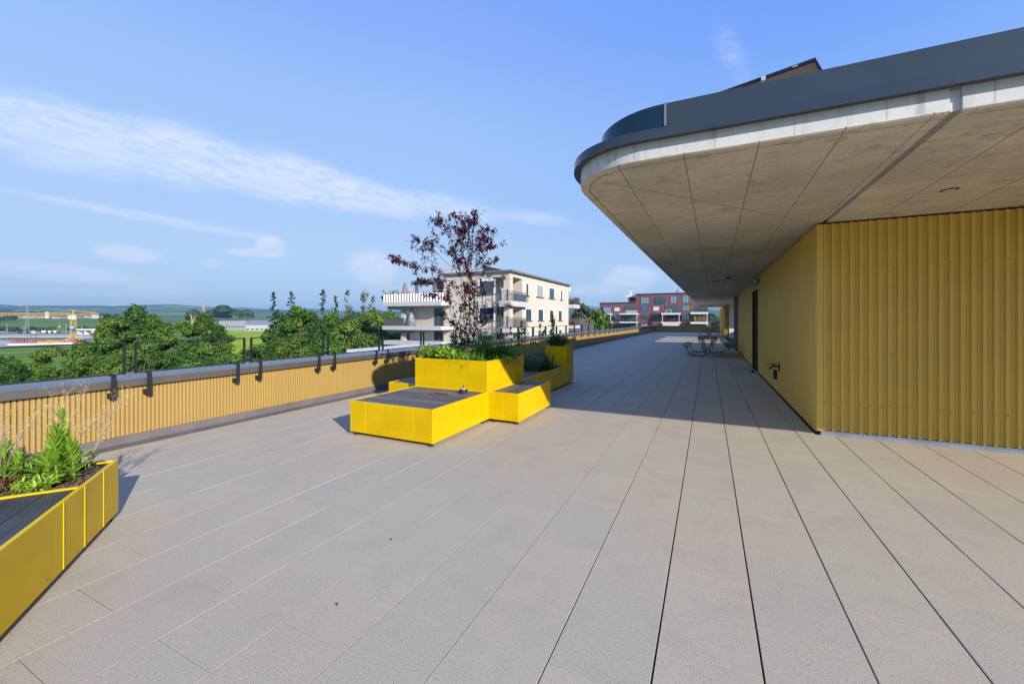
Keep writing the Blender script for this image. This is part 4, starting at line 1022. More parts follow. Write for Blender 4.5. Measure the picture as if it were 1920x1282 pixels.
def patch(name, pts, mt, lift, n=14):
    """ground sheet through four measured corners, laid on the terrain"""
    Q = [GZ(u, v, -12.2) for u, v in pts]; m_ = MB(); vs = []
    for i in range(n + 1):
        for j in range(n + 1):
            p = Q[0].lerp(Q[1], i / n).lerp(Q[3].lerp(Q[2], i / n), j / n); vs.append((p.x, p.y, ter(p.x, p.y) + lift))
    m_.add(vs, [(i * (n + 1) + j, (i + 1) * (n + 1) + j, (i + 1) * (n + 1) + j + 1, i * (n + 1) + j + 1) for i in range(n) for j in range(n)])
    o = m_.build(name, mt, recalc=False)
    return struct(o)
patch('meadow', [(-300, 900), (330, 900), (230, 650.5), (-300, 656)], mat('meadow_grass', (.135, .25, .03), .95, .25, .05, spec=.1), .25)
patch('field_path', [(-60, 671.5), (105, 661.5), (105, 659.5), (-60, 669)], mat('path_dry', (.10, .12, .04), .95), .34, 6)
patch('yard', [(-300, 656), (235, 649), (215, 627.5), (-300, 629)], mat('gravel_yard', (.38, .36, .32), .9, .35, .05), .30)
patch('yard_grass', [(-200, 641), (150, 637), (150, 634), (-200, 636.5)], mat('rough_grass', (.14, .20, .06), .95, .3, .1), .40, 6)
patch('motorway', [(-300, 627.4), (235, 625.8), (235, 622.8), (-300, 624.2)], mat('asphalt_far', (.20, .20, .20), .9), .32)
patch('rape_field', [(380, 700), (540, 700), (520, 616.5), (385, 617)], mat('yellow_green_field', (.30, .40, .025), .95, .25, .03, spec=.1), .5)
patch('rape_field', [(400, 616.8), (520, 616.3), (520, 613.8), (400, 614.2)], mat('dark_green_field', (.09, .17, .03), .95), .7, 6)

# ------------------------------------------------------------------ foliage generators (numpy)
def np_mesh(name, V, mt, tone=None, parent=None):
    """V: (n,4,3) quads"""
    n = len(V); me = bpy.data.meshes.new(name)
    me.vertices.add(n * 4); me.vertices.foreach_set('co', V.reshape(-1).astype(np.float32))
    me.loops.add(n * 4); me.loops.foreach_set('vertex_index', np.arange(n * 4, dtype=np.int32))
    me.polygons.add(n); me.polygons.foreach_set('loop_start', np.arange(0, n * 4, 4, dtype=np.int32))
    if tone is not None:
        at = me.attributes.new('tone', 'FLOAT', 'FACE'); at.data.foreach_set('value', tone.astype(np.float32))
    me.update(); me.materials.append(mt); o = bpy.data.objects.new(name, me); C.objects.link(o); o.parent = parent
    return o
def leaf_quads(rg, P, Nn, size):
    n = len(P); a = rg.normal(size=(n, 3)); Nn = Nn / (np.linalg.norm(Nn, axis=1, keepdims=True) + 1e-9)
    U = np.cross(Nn, a); U /= np.linalg.norm(U, axis=1, keepdims=True) + 1e-9; W = np.cross(Nn, U)
    s = size * rg.uniform(.55, 1.35, (n, 1)); f = Nn * s * .25
    return np.stack([P - U * s, P - W * s * .55 + f, P + U * s * .9, P + W * s * .55 + f], axis=1)
def crown(rg, H, r, n, leaf, kind='round', nb=None):
    """leaf clumps in uneven blobs through a crown H tall and r in radius; base at z=0"""
    if nb is None: nb = 26
    B = []
    for i in range(nb):
        t = (i + rg.random()) / nb
        if kind == 'round': R_t = r * (math.sin(math.pi * min(1, .10 + .86 * t)) ** .55)
        elif kind == 'cone': R_t = r * (1.02 - t) ** .9
        else: R_t = r * (.35 + .65 * math.sin(math.pi * (.1 + .8 * t)))
        a = rg.uniform(0, 2 * math.pi); q = R_t * (.25 + .65 * math.sqrt(rg.random()))
        br = r * rg.uniform(.20, .42) * (1 - .35 * t)
        if kind == 'cone': br = max(.12 * r, R_t * .55)
        B.append((q * math.cos(a), q * math.sin(a), t * H * .95, br, rg.uniform(.0, 1)))
    B = np.array(B); wgt = B[:, 3] ** 2; idx = rg.choice(nb, n, p=wgt / wgt.sum())
    D = rg.normal(size=(n, 3)); D /= np.linalg.norm(D, axis=1, keepdims=True); D[:, 2] = D[:, 2] * .75 + .12
    rad = B[idx, 3][:, None] * (.45 + .62 * rg.random((n, 1)) ** .6)
    # sprays: pull leaves into small clusters
    nc = max(60, n // 16); cl = rg.integers(0, nc, n); off = rg.normal(size=(nc, 3)) * leaf * 1.3
    P = B[idx, :3] + D * rad; key = (idx * 37 + cl) % nc
    P = P + off[key] * .6
    Nn = D * 1.0 + rg.normal(size=(n, 3)) * .55 + np.array([0, 0, .55])
    tone = np.clip(B[idx, 4] * .55 + rg.random(n) * .45, 0, 1)
    return leaf_quads(rg, P, Nn, leaf), tone, B
BARK = mat('bark', (.10, .08, .06), .9, .3, 6)
def trunk(H, r0, B, rnd, top=.8, nl=9):
    m_ = MB(); P = [Vector((rnd.uniform(-.3, .3) * i * .3, rnd.uniform(-.3, .3) * i * .3, H * top * i / 5)) for i in range(6)]
    m_.tube(P, r0, 8, r0 * .25)
    for i in range(min(nl, len(B))):
        b = B[rnd.randrange(len(B))]; k = min(4, max(1, int(b[2] / (H * top) * 5))); s_ = P[k - 1] if k else P[0]
        e = Vector(b[:3]); m_.tube([s_, s_.lerp(e, .5) + Vector((0, 0, -.2)), e], r0 * .35, 5, r0 * .08, caps=False)
    return m_
def leafmat(name, c): return mat(name, c, .6, tone=.55, trans=.30, spec=.25)
G1 = leafmat('foliage_mid', (.088, .180, .022)); G2 = leafmat('foliage_dark', (.050, .125, .020)); G3 = leafmat('foliage_light', (.120, .205, .028))
G4 = leafmat('foliage_needle', (.030, .066, .026)); G5 = leafmat('foliage_grey', (.12, .17, .075)); G6 = leafmat('foliage_far', (.045, .085, .022))
TG = 'trees of the wooded strip beyond the terrace'
def tree(u, vtop, d, r, kind, mt, label, seed, crownH=None, n=None, leaf=None, name='broadleaf_tree', group=TG, zb=None, vis=True):
    rg = np.random.default_rng(seed); rnd = random.Random(seed)
    top = EYE + (HV - vtop) / FPX * d; p = AD(u, HV, d); g = ter(p.x, p.y) if zb is None else zb
    H = top - g; cH = crownH or min(H * .86, max(7.0, r * 2.6)); z0 = H - cH
    root = empty(name, (p.x, p.y, g), 0, label, 'tree', group)
    leaf = leaf or .0034 * d; n = n or int(7500 + 950 * r * cH / 5)
    if kind in ('round', 'cone'):
        Q, tone, B = crown(rg, cH, r, n, leaf, kind)
        Q[:, :, 2] += z0; B[:, 2] += z0
        np_mesh('crown', Q, mt, tone, root); trunk(H, max(.14, H * .016), B, rnd).build('trunk', BARK, root)
    elif kind == 'spike':                                  # thin, half bare conifer
        m_ = MB(); lean = rnd.uniform(-.4, .4); m_.tube([(0, 0, 0), (lean * .4, 0, H * .5), (lean, 0, H)], .16, 7, .02)
        P = []; Nn = []
        for i in range(46):
            t = 1 - (i / 46) ** 1.3 * .62; z = H * t; L = (.25 + (1 - t) * r * 3.2) * rnd.uniform(.3, 1.15); a = rnd.uniform(0, 6.28)
            s_ = Vector((lean * t, 0, z)); e = s_ + Vector((L * math.cos(a), L * math.sin(a), rnd.uniform(-.25, .25) * L))
            m_.tube([s_, e], .03, 4, .008, caps=False)
            for k in range(int(5 + L * 13)):
                q = s_.lerp(e, rnd.uniform(.2, 1.05)) + Vector([rnd.gauss(0, .09) for _ in range(3)]); P.append(q); Nn.append((rnd.gauss(0, .5), rnd.gauss(0, .5), 1))
        Q = leaf_quads(rg, np.array(P), np.array(Nn), leaf * .62); np_mesh('crown', Q, mt, rg.random(len(Q)), root); m_.build('trunk', BARK, root)
    elif kind == 'bare':                                   # mostly leafless, upright twigs
        m_ = MB(); P = []; Nn = []
        m_.tube([(0, 0, 0), (.1, 0, H * .55), (0, .1, H)], .20, 7, .02)
        for i in range(34):
            t = rnd.uniform(.35, .97); s_ = Vector((.1, 0, H * t)); a = rnd.uniform(0, 6.28); L = r * rnd.uniform(.5, 1.1) * (1.15 - t * .6)
            e = s_ + Vector((L * .55 * math.cos(a), L * .55 * math.sin(a), L * rnd.uniform(.5, 1.0))); m_.tube([s_, s_.lerp(e, .5) + Vector((0, 0, -.1)), e], .05, 5, .012, caps=False)
            for k in range(4):
                q0 = s_.lerp(e, rnd.uniform(.4, .95)); q1 = q0 + Vector((rnd.gauss(0, .25), rnd.gauss(0, .25), rnd.uniform(.2, .7))); m_.tube([q0, q1], .018, 3, .006, caps=False)
                for j in range(6): P.append(q0.lerp(q1, rnd.random()) + Vector([rnd.gauss(0, .12) for _ in range(3)])); Nn.append((rnd.gauss(0, .6), rnd.gauss(0, .6), 1))
        Q = leaf_quads(rg, np.array(P), np.array(Nn), leaf * .45); np_mesh('crown', Q, mt, rg.random(len(Q)), root); m_.build('trunk', mat('grey_bark', (.30, .27, .23), .9), root)
    return root

TREES = [
 (-25, 664, 33, 2.4, 'round', G2, 'dark bush like tree at the very left behind the rail'),
 (12, 679, 29, 2.1, 'round', G2, 'low dark tree behind the left end of the rail'), (50, 674, 31, 2.4, 'round', G1, 'low green tree behind the rail, below the meadow'),
 (103, 649, 37, 2.2, 'round', G3, 'rounded light green tree top standing alone against the meadow'), (82, 684, 28, 2.0, 'round', G1, 'low tree just below the rounded light green tree'),
 (150, 664, 33, 2.5, 'round', G3, 'bright green tree in front of the rail gap'), (185, 636, 42, 2.9, 'round', G1, 'mid green tree rising toward the tall oak, right of the crane'),
 (208, 668, 31, 2.6, 'round', G3, 'light green crown directly behind the first rail gap'),
 (214, 598, 56, 3.0, 'round', G3, 'pale green tree shoulder left of the tall oak'), (243, 571, 60, 3.3, 'round', G2, 'tall dark oak like tree topping the left skyline'),
 (283, 592, 58, 3.6, 'round', G1, 'broad tree right of the tall dark oak'), (262, 640, 38, 3.2, 'round', G1, 'full green crown below the tall oak'),
 (330, 604, 56, 3.5, 'round', G1, 'lower tree in the dip between the oak and the dead topped tree'), (318, 650, 36, 3.0, 'round', G2, 'dark crown behind the second rail frame'),
 (378, 584, 60, 2.8, 'round', G1, 'tree with a dead leaning snag at its top'), (405, 612, 57, 2.4, 'round', G2, 'dark slope of the tree beside the grey factory'),
 (392, 640, 42, 3.3, 'round', G3, 'light round tree hiding the lower field'), (372, 668, 32, 2.4, 'round', G1, 'low crown at the coping below the light round tree'),
 (437, 664, 36, 2.2, 'round', G1, 'small crown left of the rail post in front of the yellow field'), (480, 646, 40, 2.8, 'round', G2, 'dark tree closing the yellow green field'),
 (505, 622, 50, 2.2, 'round', G1, 'tree at the right edge of the yellow green field'),
 (531, 588, 62, 2.6, 'round', G2, 'dark tree beneath two thin conifer tips'), (565, 576, 62, 3.2, 'round', G1, 'high dense tree between the conifer tips and the bare spike'),
 (560, 632, 42, 3.2, 'round', G3, 'bright crown in the middle of the wooded strip'), (600, 604, 56, 3.0, 'round', G2, 'dark crown around the foot of the bare spike'),
 (640, 586, 60, 3.0, 'round', G1, 'tree in front of the white warehouse roof'), (622, 640, 40, 2.8, 'round', G1, 'crown over the third rail gap'),
 (662, 604, 52, 3.0, 'round', G3, 'light crown below the bare poplars'), (694, 583, 60, 3.2, 'round', G3, 'leafy tree touching the beige building balconies'),
 (690, 630, 44, 3.0, 'round', G1, 'crown left of the lowest white balcony'), (520, 668, 34, 2.4, 'round', G2, 'low dark crown at the coping right of the post'),
 (590, 664, 36, 2.4, 'round', G3, 'low bright crown just above the coping'), (655, 658, 38, 2.4, 'round', G1, 'low crown at the coping left of the beige building'),
 (735, 586, 66, 3.0, 'round', G1, 'tree seen through the open balcony bay of the beige building'), (772, 584, 70, 3.2, 'round', G2, 'dark tree behind the balcony column of the beige building'),
 (745, 628, 60, 3.4, 'round', G1, 'tree below the middle balcony of the beige building')]
for i, (u, v, d, r, k, mt, lb) in enumerate(TREES): tree(u, v, d, r, k, mt, lb, 100 + i)
for i, (u, v, d, r, mt, lb) in enumerate([
 (516, 549, 64, 1.3, G4, 'left of the two thin conifer tips with a crooked top'), (549, 548, 66, 1.3, G4, 'right one of the paired thin conifer tips'),
 (604, 544, 64, .8, G4, 'tall half bare conifer spike with short branch stubs'), (632, 556, 68, 1.2, G1, 'ragged thin tree right of the half bare spike')]):
    tree(u, v, d, r, 'spike', mt, lb, 200 + i, name='conifer_tree', leaf=.32)
for i, (u, v, d, r, lb) in enumerate([(654, 547, 70, 2.0, 'left bare poplar with upright twigs'), (682, 545, 72, 2.2, 'tallest bare poplar behind the wooded strip'), (697, 553, 72, 1.6, 'short bare poplar next to the beige building')]):
    tree(u, v, d, r, 'bare', G5, lb, 220 + i, name='poplar_tree', leaf=.4)
snag = MB(); p0 = AD(383, 590, 60); q = [AD(384, 596, 60), AD(381, 575, 60), AD(374, 562, 60)]
snag.tube(q, .22, 7, .05); snag.tube([q[1], AD(387, 560, 60.2)], .07, 5, .02); snag.tube([q[1].lerp(q[2], .5), AD(379, 558, 60)], .05, 5, .015); snag.tube([AD(362, 615, 58), AD(360, 600, 58), AD(357, 588, 58)], .2, 6, .05); snag.tube([AD(363, 606, 58), AD(366, 590, 58)], .1, 6, .04)
snag.tube([AD(384, 596, 60), Vector((AD(384, 596, 60).x, AD(384, 596, 60).y, -12))], .25, 7)
tag(snag.build('dead_tree', mat('bleached_wood', (.30, .24, .17), .9, .2, 4)), 'bleached dead snag leaning out of the tree crowns', 'tree')

TR = 'trees between the beige and the red building'
for i, (u, v, d, r, k, mt, lb, nm) in enumerate([
 (1095, 571, 92, 3.0, 'round', G5, 'pale silvery tree between the beige and the red building', 'willow_tree'), (1117, 586, 96, 3.0, 'round', G3, 'fresh green tree left of the red building', 'broadleaf_tree'),
 (1110, 600, 88, 3.0, 'round', G1, 'low green tree below the silvery tree', 'broadleaf_tree'), (1076, 588, 110, 2.6, 'cone', G4, 'small dark conifer beside the beige building', 'conifer_tree'),
 (1128, 584, 110, 2.5, 'round', G2, 'dark tree peeping out left of the red building roof', 'broadleaf_tree')]):
    tree(u, v, d, r, k, mt, lb, 240 + i, group=TR, name=nm, n=4500)

def mass(name, pts, hgt, dep, n, leaf, mt, label, cat='hedge', seed=1, kind='stuff', zoff=0):
    """long band of woodland seen from far: pts are (u, d) along it"""
    rg = np.random.default_rng(seed); P = []; Nn = []; T_ = []
    W = [AD(u, HV, d) for u, d in pts]; seg = [(W[i + 1] - W[i]).length for i in range(len(W) - 1)]; tot = sum(seg)
    nb = max(8, int(tot / (hgt * .5)))
    B = []
    for i in range(nb):
        s = rg.random() * tot; k = 0
        while k < len(seg) - 1 and s > seg[k]: s -= seg[k]; k += 1
        c = W[k].lerp(W[k + 1], min(1, s / seg[k])); x = c.x + rg.uniform(-dep, dep); y = c.y + rg.uniform(-dep, dep); edge = 1.0
        h = hgt * rg.uniform(.55, 1.0); B.append((x, y, ter(x, y) + zoff + h * rg.uniform(.3, .62), h * .5, rg.random()))
    B = np.array(B); idx = rg.integers(0, nb, n); D = rg.normal(size=(n, 3)); D /= np.linalg.norm(D, axis=1, keepdims=True); D[:, 2] = abs(D[:, 2]) * .8 - .2
    P = B[idx, :3] + D * B[idx, 3][:, None] * rg.uniform(.7, 1.05, (n, 1)); Nn = D + rg.normal(size=(n, 3)) * .4 + np.array([0, 0, .4])
    o = np_mesh(name, leaf_quads(rg, P, Nn, leaf), mt, np.clip(B[idx, 4] * .6 + rg.random(n) * .4, 0, 1))
    return tag(o, label, cat, kind=kind)
mass('hedgerow', [(-80, 430), (60, 430), (130, 425)], 7, 4, 5000, 1.0, G6, 'long dark hedgerow along the motorway across the left fields', seed=301)
mass('hedgerow', [(135, 430), (190, 410)], 9, 6, 3500, 1.1, G6, 'taller bushes behind the crane mast', seed=302)
mass('far_wood', [(-60, 700), (8, 690)], 17, 12, 2500, 2.0, G6, 'dark clump of bushes at the far left of the fields', cat='wood', seed=303)
mass('far_wood', [(385, 1000), (430, 1000), (470, 1000), (505, 1010)], 34, 60, 9000, 3.2, G6, 'wooded knoll behind the grey factory', cat='wood', seed=304, zoff=0)
mass('far_wood', [(392, 960), (425, 960), (450, 960)], 40, 40, 5000, 3.2, G6, 'highest part of the wooded knoll', cat='wood', seed=305, zoff=6)
mass('far_wood', [(-60, 1500), (60, 1480), (120, 1500), (200, 1450)], 20, 60, 5000, 4.5, G6, 'thin line of trees round the distant village', cat='wood', seed=306)
mass('far_wood', [(1310, 520), (1330, 520), (1352, 520)], 24, 26, 6000, 1.7, G6, 'wooded rise at the far right end under the canopy', cat='wood', seed=307)
mass('shrub_row', [(1322, 330), (1350, 330)], 6, 8, 2500, .9, G3, 'light green shrubs in front of the wooded rise', cat='shrubs', seed=308)
mass('far_wood', [(1060, 900), (1200, 900), (1300, 880)], 26, 40, 5000, 3.0, G6, 'woodland low behind the red building', cat='wood', seed=309)
mass('far_wood', [(500, 500), (600, 500), (720, 500)], 27, 22, 9000, 1.7, G6, 'woodland seen between the tall thin trees', cat='wood', seed=310)

# ------------------------------------------------------------------ far things on the left: crane, pylon, site, houses
CR = mat('crane_yellow', (.50, .31, .06), .5, .08, 2); WHITE = mat('white_paint', (.75, .74, .72), .6); REDP = mat('red_paint', (.52, .06, .04), .6)
def lattice(mb, a, b, w, n, t=.12, up=Vector((0, 0, 1)), tri=False):
    a = Vector(a); b = Vector(b); d = (b - a).normalized(); s = d.cross(up).normalized(); q = s.cross(d).normalized()
    C4 = [s * w / 2 + q * w / 2, -s * w / 2 + q * w / 2, -s * w / 2 - q * w / 2, s * w / 2 - q * w / 2]
    if tri: C4 = [q * w * .8, -s * w / 2 - q * w * .2, s * w / 2 - q * w * .2]
    for c in C4: mb.bar(a + c, b + c, t, t)
    for i in range(n):
        p = a.lerp(b, i / n); r = a.lerp(b, (i + 1) / n)
        for k in range(len(C4)):
            c0, c1 = C4[k], C4[(k + 1) % len(C4)]
            mb.bar(p + c0, r + c1, t * .6, t * .6); mb.bar(p + c0, p + c1, t * .6, t * .6)
DC = 250.0
cb = AD(137, HV, DC); cb.z = ter(cb.x, cb.y) + .3; zt = EYE + (HV - 590) / FPX * DC
root = empty('tower_crane', cb, 0, 'yellow tower crane with long lattice jib over the construction yard', 'crane')
def loc(p): return Vector(p) - cb
mb = MB(); lattice(mb, (0, 0, 0), (0, 0, zt - cb.z - .5), 2.0, 11, .22, up=Vector((0, 1, 0))); mb.build('mast', CR, root)
jd = (AD(-60, HV, DC * .98) - AD(137, HV, DC)).normalized()
jb = loc(AD(137, 590.5, DC)); jt = loc(AD(-70, 590, DC * .96)); cj = loc(AD(184, 588, DC * 1.01))
mb = MB(); lattice(mb, jb, jt, 1.5, 34, .15, tri=True); mb.build('jib', CR, root)
mb = MB(); lattice(mb, jb, cj, 1.1, 6, .18); mb.bar(jb + Vector((0, 0, 2.4)), cj + Vector((0, 0, .5)), .22, .22); mb.build('counter_jib', CR, root)
mb = MB(); c0 = loc(AD(171, 591, DC)); c1 = loc(AD(184, 591, DC * 1.01)); mb.bar(c0 + Vector((0, 0, -.9)), c1 + Vector((0, 0, -.9)), 1.3, 2.2); mb.build('counterweight', mat('ballast', (.36, .34, .31), .8), root)
mb = MB(); mb.bar(jb + Vector((0, 0, -2.8)), jb + Vector((0, 0, .0)), 2.2, 2.2); mb.box(jb.x - 1.4, jb.x + .4, jb.y - 2.0, jb.y - .8, jb.z - 2.6, jb.z - .4); mb.build('cab', mat('cab_white', (.55, .5, .42), .5), root)
mb = MB(); mb.bar(jb + Vector((0, 0, 0)), jb + Vector((0, 0, 3.0)), .6, .6); mb.bar(jb + Vector((0, 0, 3.0)), jb.lerp(jt, .2) + Vector((0, 0, 1.2)), .12, .12); mb.build('apex', CR, root)
sg = loc(AD(136.3, 613.5, DC - 2)); mb = MB(); mb.bar(sg - jd.cross(Vector((0, 0, 1))) * 0 + jd * 1.1, sg - jd * 1.1, .1, 2.6); mb.build('mast_sign', mat('sign_blue', (.04, .20, .50), .5), root)
mb = MB(); mb.bar(sg + Vector((0, -.3, 0)) + jd * .9, sg + Vector((0, -.3, 0)) - jd * .9, .1, .5); mb.build('sign_stripe', WHITE, root)
mb = MB()
for sx in (-1, 1):
    for sy in (-1, 1): mb.bar((sx * 4, sy * 4, .3), (0, 0, 3.6), .35, .35)
mb.box(-4.6, 4.6, -4.6, 4.6, 0, .5); mb.build('base_frame', CR, root)
mb = MB(); hk = jb.lerp(jt, .13); mb.bar(hk + Vector((0, 0, -.3)), hk + Vector((0, 0, -6.6)), .07, .07); mb.box(hk.x - .7, hk.x + .7, hk.y - .4, hk.y + .4, hk.z - 7.6, hk.z - 6.6); mb.build('hook', CR, root)
# second jib end piece left of the first is one lattice; pylon
pp = AD(51, HV, 420); pp.z = ter(pp.x, pp.y); zt2 = EYE + (HV - 569) / FPX * 420
root = empty('power_pylon', pp, 0, 'thin grey steel power pylon with two crossarms in the left fields', 'pylon'); mb = MB(); h = zt2 - pp.z
for sx, sy in ((-1, -1), (1, -1), (1, 1), (-1, 1)): mb.bar((sx * 1.2, sy * 1.2, 0), (sx * .2, sy * .2, h), .22, .22)
for i in range(9):
    z = h * i / 9; k = 1.2 - 1.0 * i / 9; mb.bar((-k, -k, z), (k, -k, z + h / 9), .14, .14); mb.bar((k, -k, z), (-k, -k, z + h / 9), .14, .14)
mb.build('mast', mat('pylon_grey', (.22, .23, .24), .6), root)
for z, wd in ((h - 1.5, 7), (h - 7.2, 14)):
    mb = MB(); mb.bar((-wd * .6, -wd * .5, z), (wd * .6, wd * .5, z), .3, .35); mb.bar((-wd * .6, -wd * .5, z), (0, 0, z + 1.6), .16, .16); mb.bar((wd * .6, wd * .5, z), (0, 0, z + 1.6), .16, .16); mb.build('crossarm', MATS['pylon_grey'], root)

def ground_hit(u, v, d0=350.0):
    d = d0
    while d < 8000:
        p = AD(u, v, d)
        if ter(p.x, p.y) >= p.z: return d
        d += 8
    return d0
def thing_box(name, u0, u1, v0, v1, d, dep, mt, label, cat, group=None, roof=None, rh=0.0, win=None, zb=None):
    """far block: measured on screen once, built as a solid with a roof"""
    a = AD(u0, HV, d); b = AD(u1, HV, d); g = ter((a.x + b.x) / 2, (a.y + b.y) / 2); zt_ = EYE + (HV - v0) / FPX * d; z0 = min(g, EYE + (HV - v1) / FPX * d) if zb is None else zb
    c = (a + b) / 2; w_ = (b - a).length; L = zt_ - z0; ax = (b - a).normalized()
    root = empty(name, (c.x, c.y, z0), math.atan2(ax.y, ax.x), label, cat, group)
    hb = L - rh
    MB().box(-w_ / 2, w_ / 2, 0, dep, 0, hb).build('walls', mt, root)
    if roof is not None:
        m_ = MB(); o_ = w_ * .04
        if rh > 0:
            m_.add([(-w_ / 2 - o_, -o_, hb), (w_ / 2 + o_, -o_, hb), (w_ / 2 + o_, dep + o_, hb), (-w_ / 2 - o_, dep + o_, hb), (-w_ / 2 - o_, dep / 2, L), (w_ / 2 + o_, dep / 2, L)],
                   [(0, 1, 5, 4), (2, 3, 4, 5), (0, 4, 3), (1, 2, 5), (3, 2, 1, 0)])
        else: m_.box(-w_ / 2 - .4, w_ / 2 + .4, -.4, dep + .4, hb + .003, hb + .5)
        m_.build('roof', roof, root)
    if win:
        n, wh, zf = win
        for i in range(n):
            x = -w_ / 2 + w_ * (i + .5) / n; m_ = MB().box(x - w_ / n * .28, x + w_ / n * .28, -.12, -.01, hb * zf - wh / 2, hb * zf + wh / 2); m_.build('window', mat('far_glass', (.03, .04, .05), .15), root)
    return root
RB = mat('roof_red', (.22, .075, .045), .8, .2, .3); RG = mat('roof_grey', (.16, .15, .15), .8, .2, .3); CRM = mat('house_cream', (.42, .34, .26), .85); WH = mat('house_white', (.52, .49, .45), .85)
GV = 'houses of the distant village'
rnd = random.Random(77)
HOUSES = [(2, 'red roofed house at the left end of the village'), (16, 'second village house from the left with a low roof'), (30, 'long dark roofed barn left of the pylon'), (46, 'house just behind the pylon'),
 (60, 'wide red brown farmhouse right of the pylon'), (76, 'house left of the church tower'), (99, 'cream gabled house right of the church tower'), (112, 'dark roofed house below the jib'),
 (126, 'broad brown roofed house left of the crane mast'), (146, 'small house right of the crane mast'), (160, 'red roofed house below the counter jib'), (176, 'house right below the counterweight'), (190, 'white house at the right end of the village')]
for i, (u, lb) in enumerate(HOUSES):
    ww = rnd.uniform(5, 9); d = ground_hit(u, 597.2 + rnd.uniform(-1, .3), 700); v0 = rnd.uniform(590.5, 592.5); r_ = rnd.random()
    thing_box('village_house', u - ww / 2, u + ww / 2, v0, 598, d, rnd.uniform(9, 14), WH if r_ < .4 else CRM, lb, 'house', GV, RB if rnd.random() < .7 else RG, rnd.uniform(3.0, 4), (3, 1.6, .5))
root = thing_box('church_tower', 84.5, 89, 583, 596, ground_hit(87, 597, 700), 5, mat('church_stone', (.70, .62, .48), .85), 'cream church tower standing above the village houses', 'tower', None, RB, 3.0, (1, 2, .7))
for i, (u, v, lb) in enumerate([(104, 580.5, 'leftmost white farmhouse dot on the distant hillside'), (112, 581.5, 'second white farmhouse dot on the distant hillside'), (128, 581, 'third white farmhouse dot, above the crane mast'), (141, 582, 'white farmhouse dot right of the mast top'), (184, 577, 'highest white farmhouse dot on the far hill')]):
    thing_box('hill_farm', u - 1.6, u + 1.6, v - 1.0, v + .6, ground_hit(u, v, 1500), 14, WH, lb, 'house', 'white farms on the distant hillside', RG, 1.5)
# construction yard
def wall_strip(name, u0, v0, u1, v1, d0, d1, th, mt, label, cat):
    a = AD(u0, HV, d0); b = AD(u1, HV, d1); za = ter(a.x, a.y); zb_ = ter(b.x, b.y); h = EYE + (HV - v0) / FPX * d0 - za
    m_ = MB(); a.z = za + h / 2; b.z = zb_ + h / 2; m_.bar(a, b, th, h); return tag(m_.build(name, mt), label, cat)
CWL = mat('pale_concrete', (.62, .58, .54), .85, .1, .2)
wall_strip('site_wall', -80, 631, 152, 632, 316, 322, 3.0, CWL, 'long pale concrete wall crossing the construction yard', 'wall')
wall_strip('site_wall', 122, 635.5, 170, 632, 268, 300, 1.2, mat('white_slab', (.70, .69, .70), .8), 'whitish concrete slab side behind the crane base', 'wall')
wall_strip('site_kerb', 16, 645.0, 158, 645.0, 222, 236, 2.0, mat('white_curb', (.74, .73, .74), .8), 'low bright white concrete beam along the front of the yard', 'beam')
wall_strip('site_kerb', -60, 641.5, 14, 641.5, 248, 252, 2.0, mat('white_curb', (.7, .7, .7), .8), 'short white concrete beam at the far left of the yard', 'beam')
def formwork(u0, u1, v0, d, n, label, col=REDP):
    a = AD(u0, HV, d); b = AD(u1, HV, d); g = ter(a.x, a.y) + .3; h = EYE + (HV - v0) / FPX * d - g; ax = (b - a).normalized(); L = (b - a).length
    root = empty('formwork_rack', (a.x, a.y, g), math.atan2(ax.y, ax.x), label, 'formwork', 'red formwork racks in the yard'); m_ = MB()
    for i in range(n + 1): x = L * i / n; m_.box(x - .12, x + .12, 0, .24, 0, h); m_.box(x - .12, x + .12, 2.5, 2.74, 0, h)
    for i in range(n): x = L * i / n; m_.bar((x, .1, .2), (x + L / n, .1, h - .3), .16, .16); m_.bar((x + L / n, 2.6, .2), (x, 2.6, h - .3), .16, .16)
    m_.build('frame', col, root); MB().box(-.5, L + .5, -.3, 3.0, h, h + .28).build('deck', mat('rust_brown', (.16, .07, .05), .8), root)
formwork(18, 41, 636.5, 245, 5, 'left red steel formwork rack'); formwork(52, 78, 636.5, 248, 6, 'middle red steel formwork rack below a white silo'); formwork(94, 117, 636.5, 252, 5, 'right red steel formwork rack'); formwork(133, 152, 637, 246, 4, 'red rack at the foot of the crane')
for (u0, u1, v, d, lb) in ((72, 92, 643, 236, 'short stack of yellow beams in the yard'), (92, 116, 642.5, 240, 'long stack of yellow beams in the yard')):
    a = AD(u0, HV, d); b = AD(u1, HV, d); m_ = MB(); g = ter(a.x, a.y) + .3
    for k in range(3): a.z = b.z = g + .25 + k * .42; m_.bar(a, b, 1.3 - k * .3, .38)
    tag(m_.build('beam_stack', mat('beam_yellow', (.48, .33, .08), .6)), lb, 'beams', 'yellow beam stacks')
p = AD(63, HV, 300); p.z = ter(p.x, p.y) + .3; root = empty('cement_silo', p, 0, 'squat white silo hopper above the middle formwork rack', 'silo')
MB().lathe((0, 0, 2), [(.4, 0), (1.5, 1.4), (1.5, 2.9), (1.2, 3.2)], 14).build('hopper', mat('silo_white', (.36, .39, .43), .6), root)
m_ = MB(); [m_.box(x - .12, x + .12, y - .12, y + .12, 0, 4) for x in (-1.1, 1.1) for y in (-1.1, 1.1)]; m_.build('legs', STEEL, root)
rnd = random.Random(5); colr = [WHITE, mat('car_silver', (.5, .5, .52), .4), mat('car_dark', (.06, .07, .09), .4), mat('car_blue', (.08, .13, .28), .4)]
where = ['left edge of', 'left part of', 'stretch left of the pylon on', 'stretch below the pylon on', 'stretch right of the pylon on', 'middle of', 'stretch left of the crane on', 'stretch just before the mast on', 'stretch behind the mast on', 'right end of']
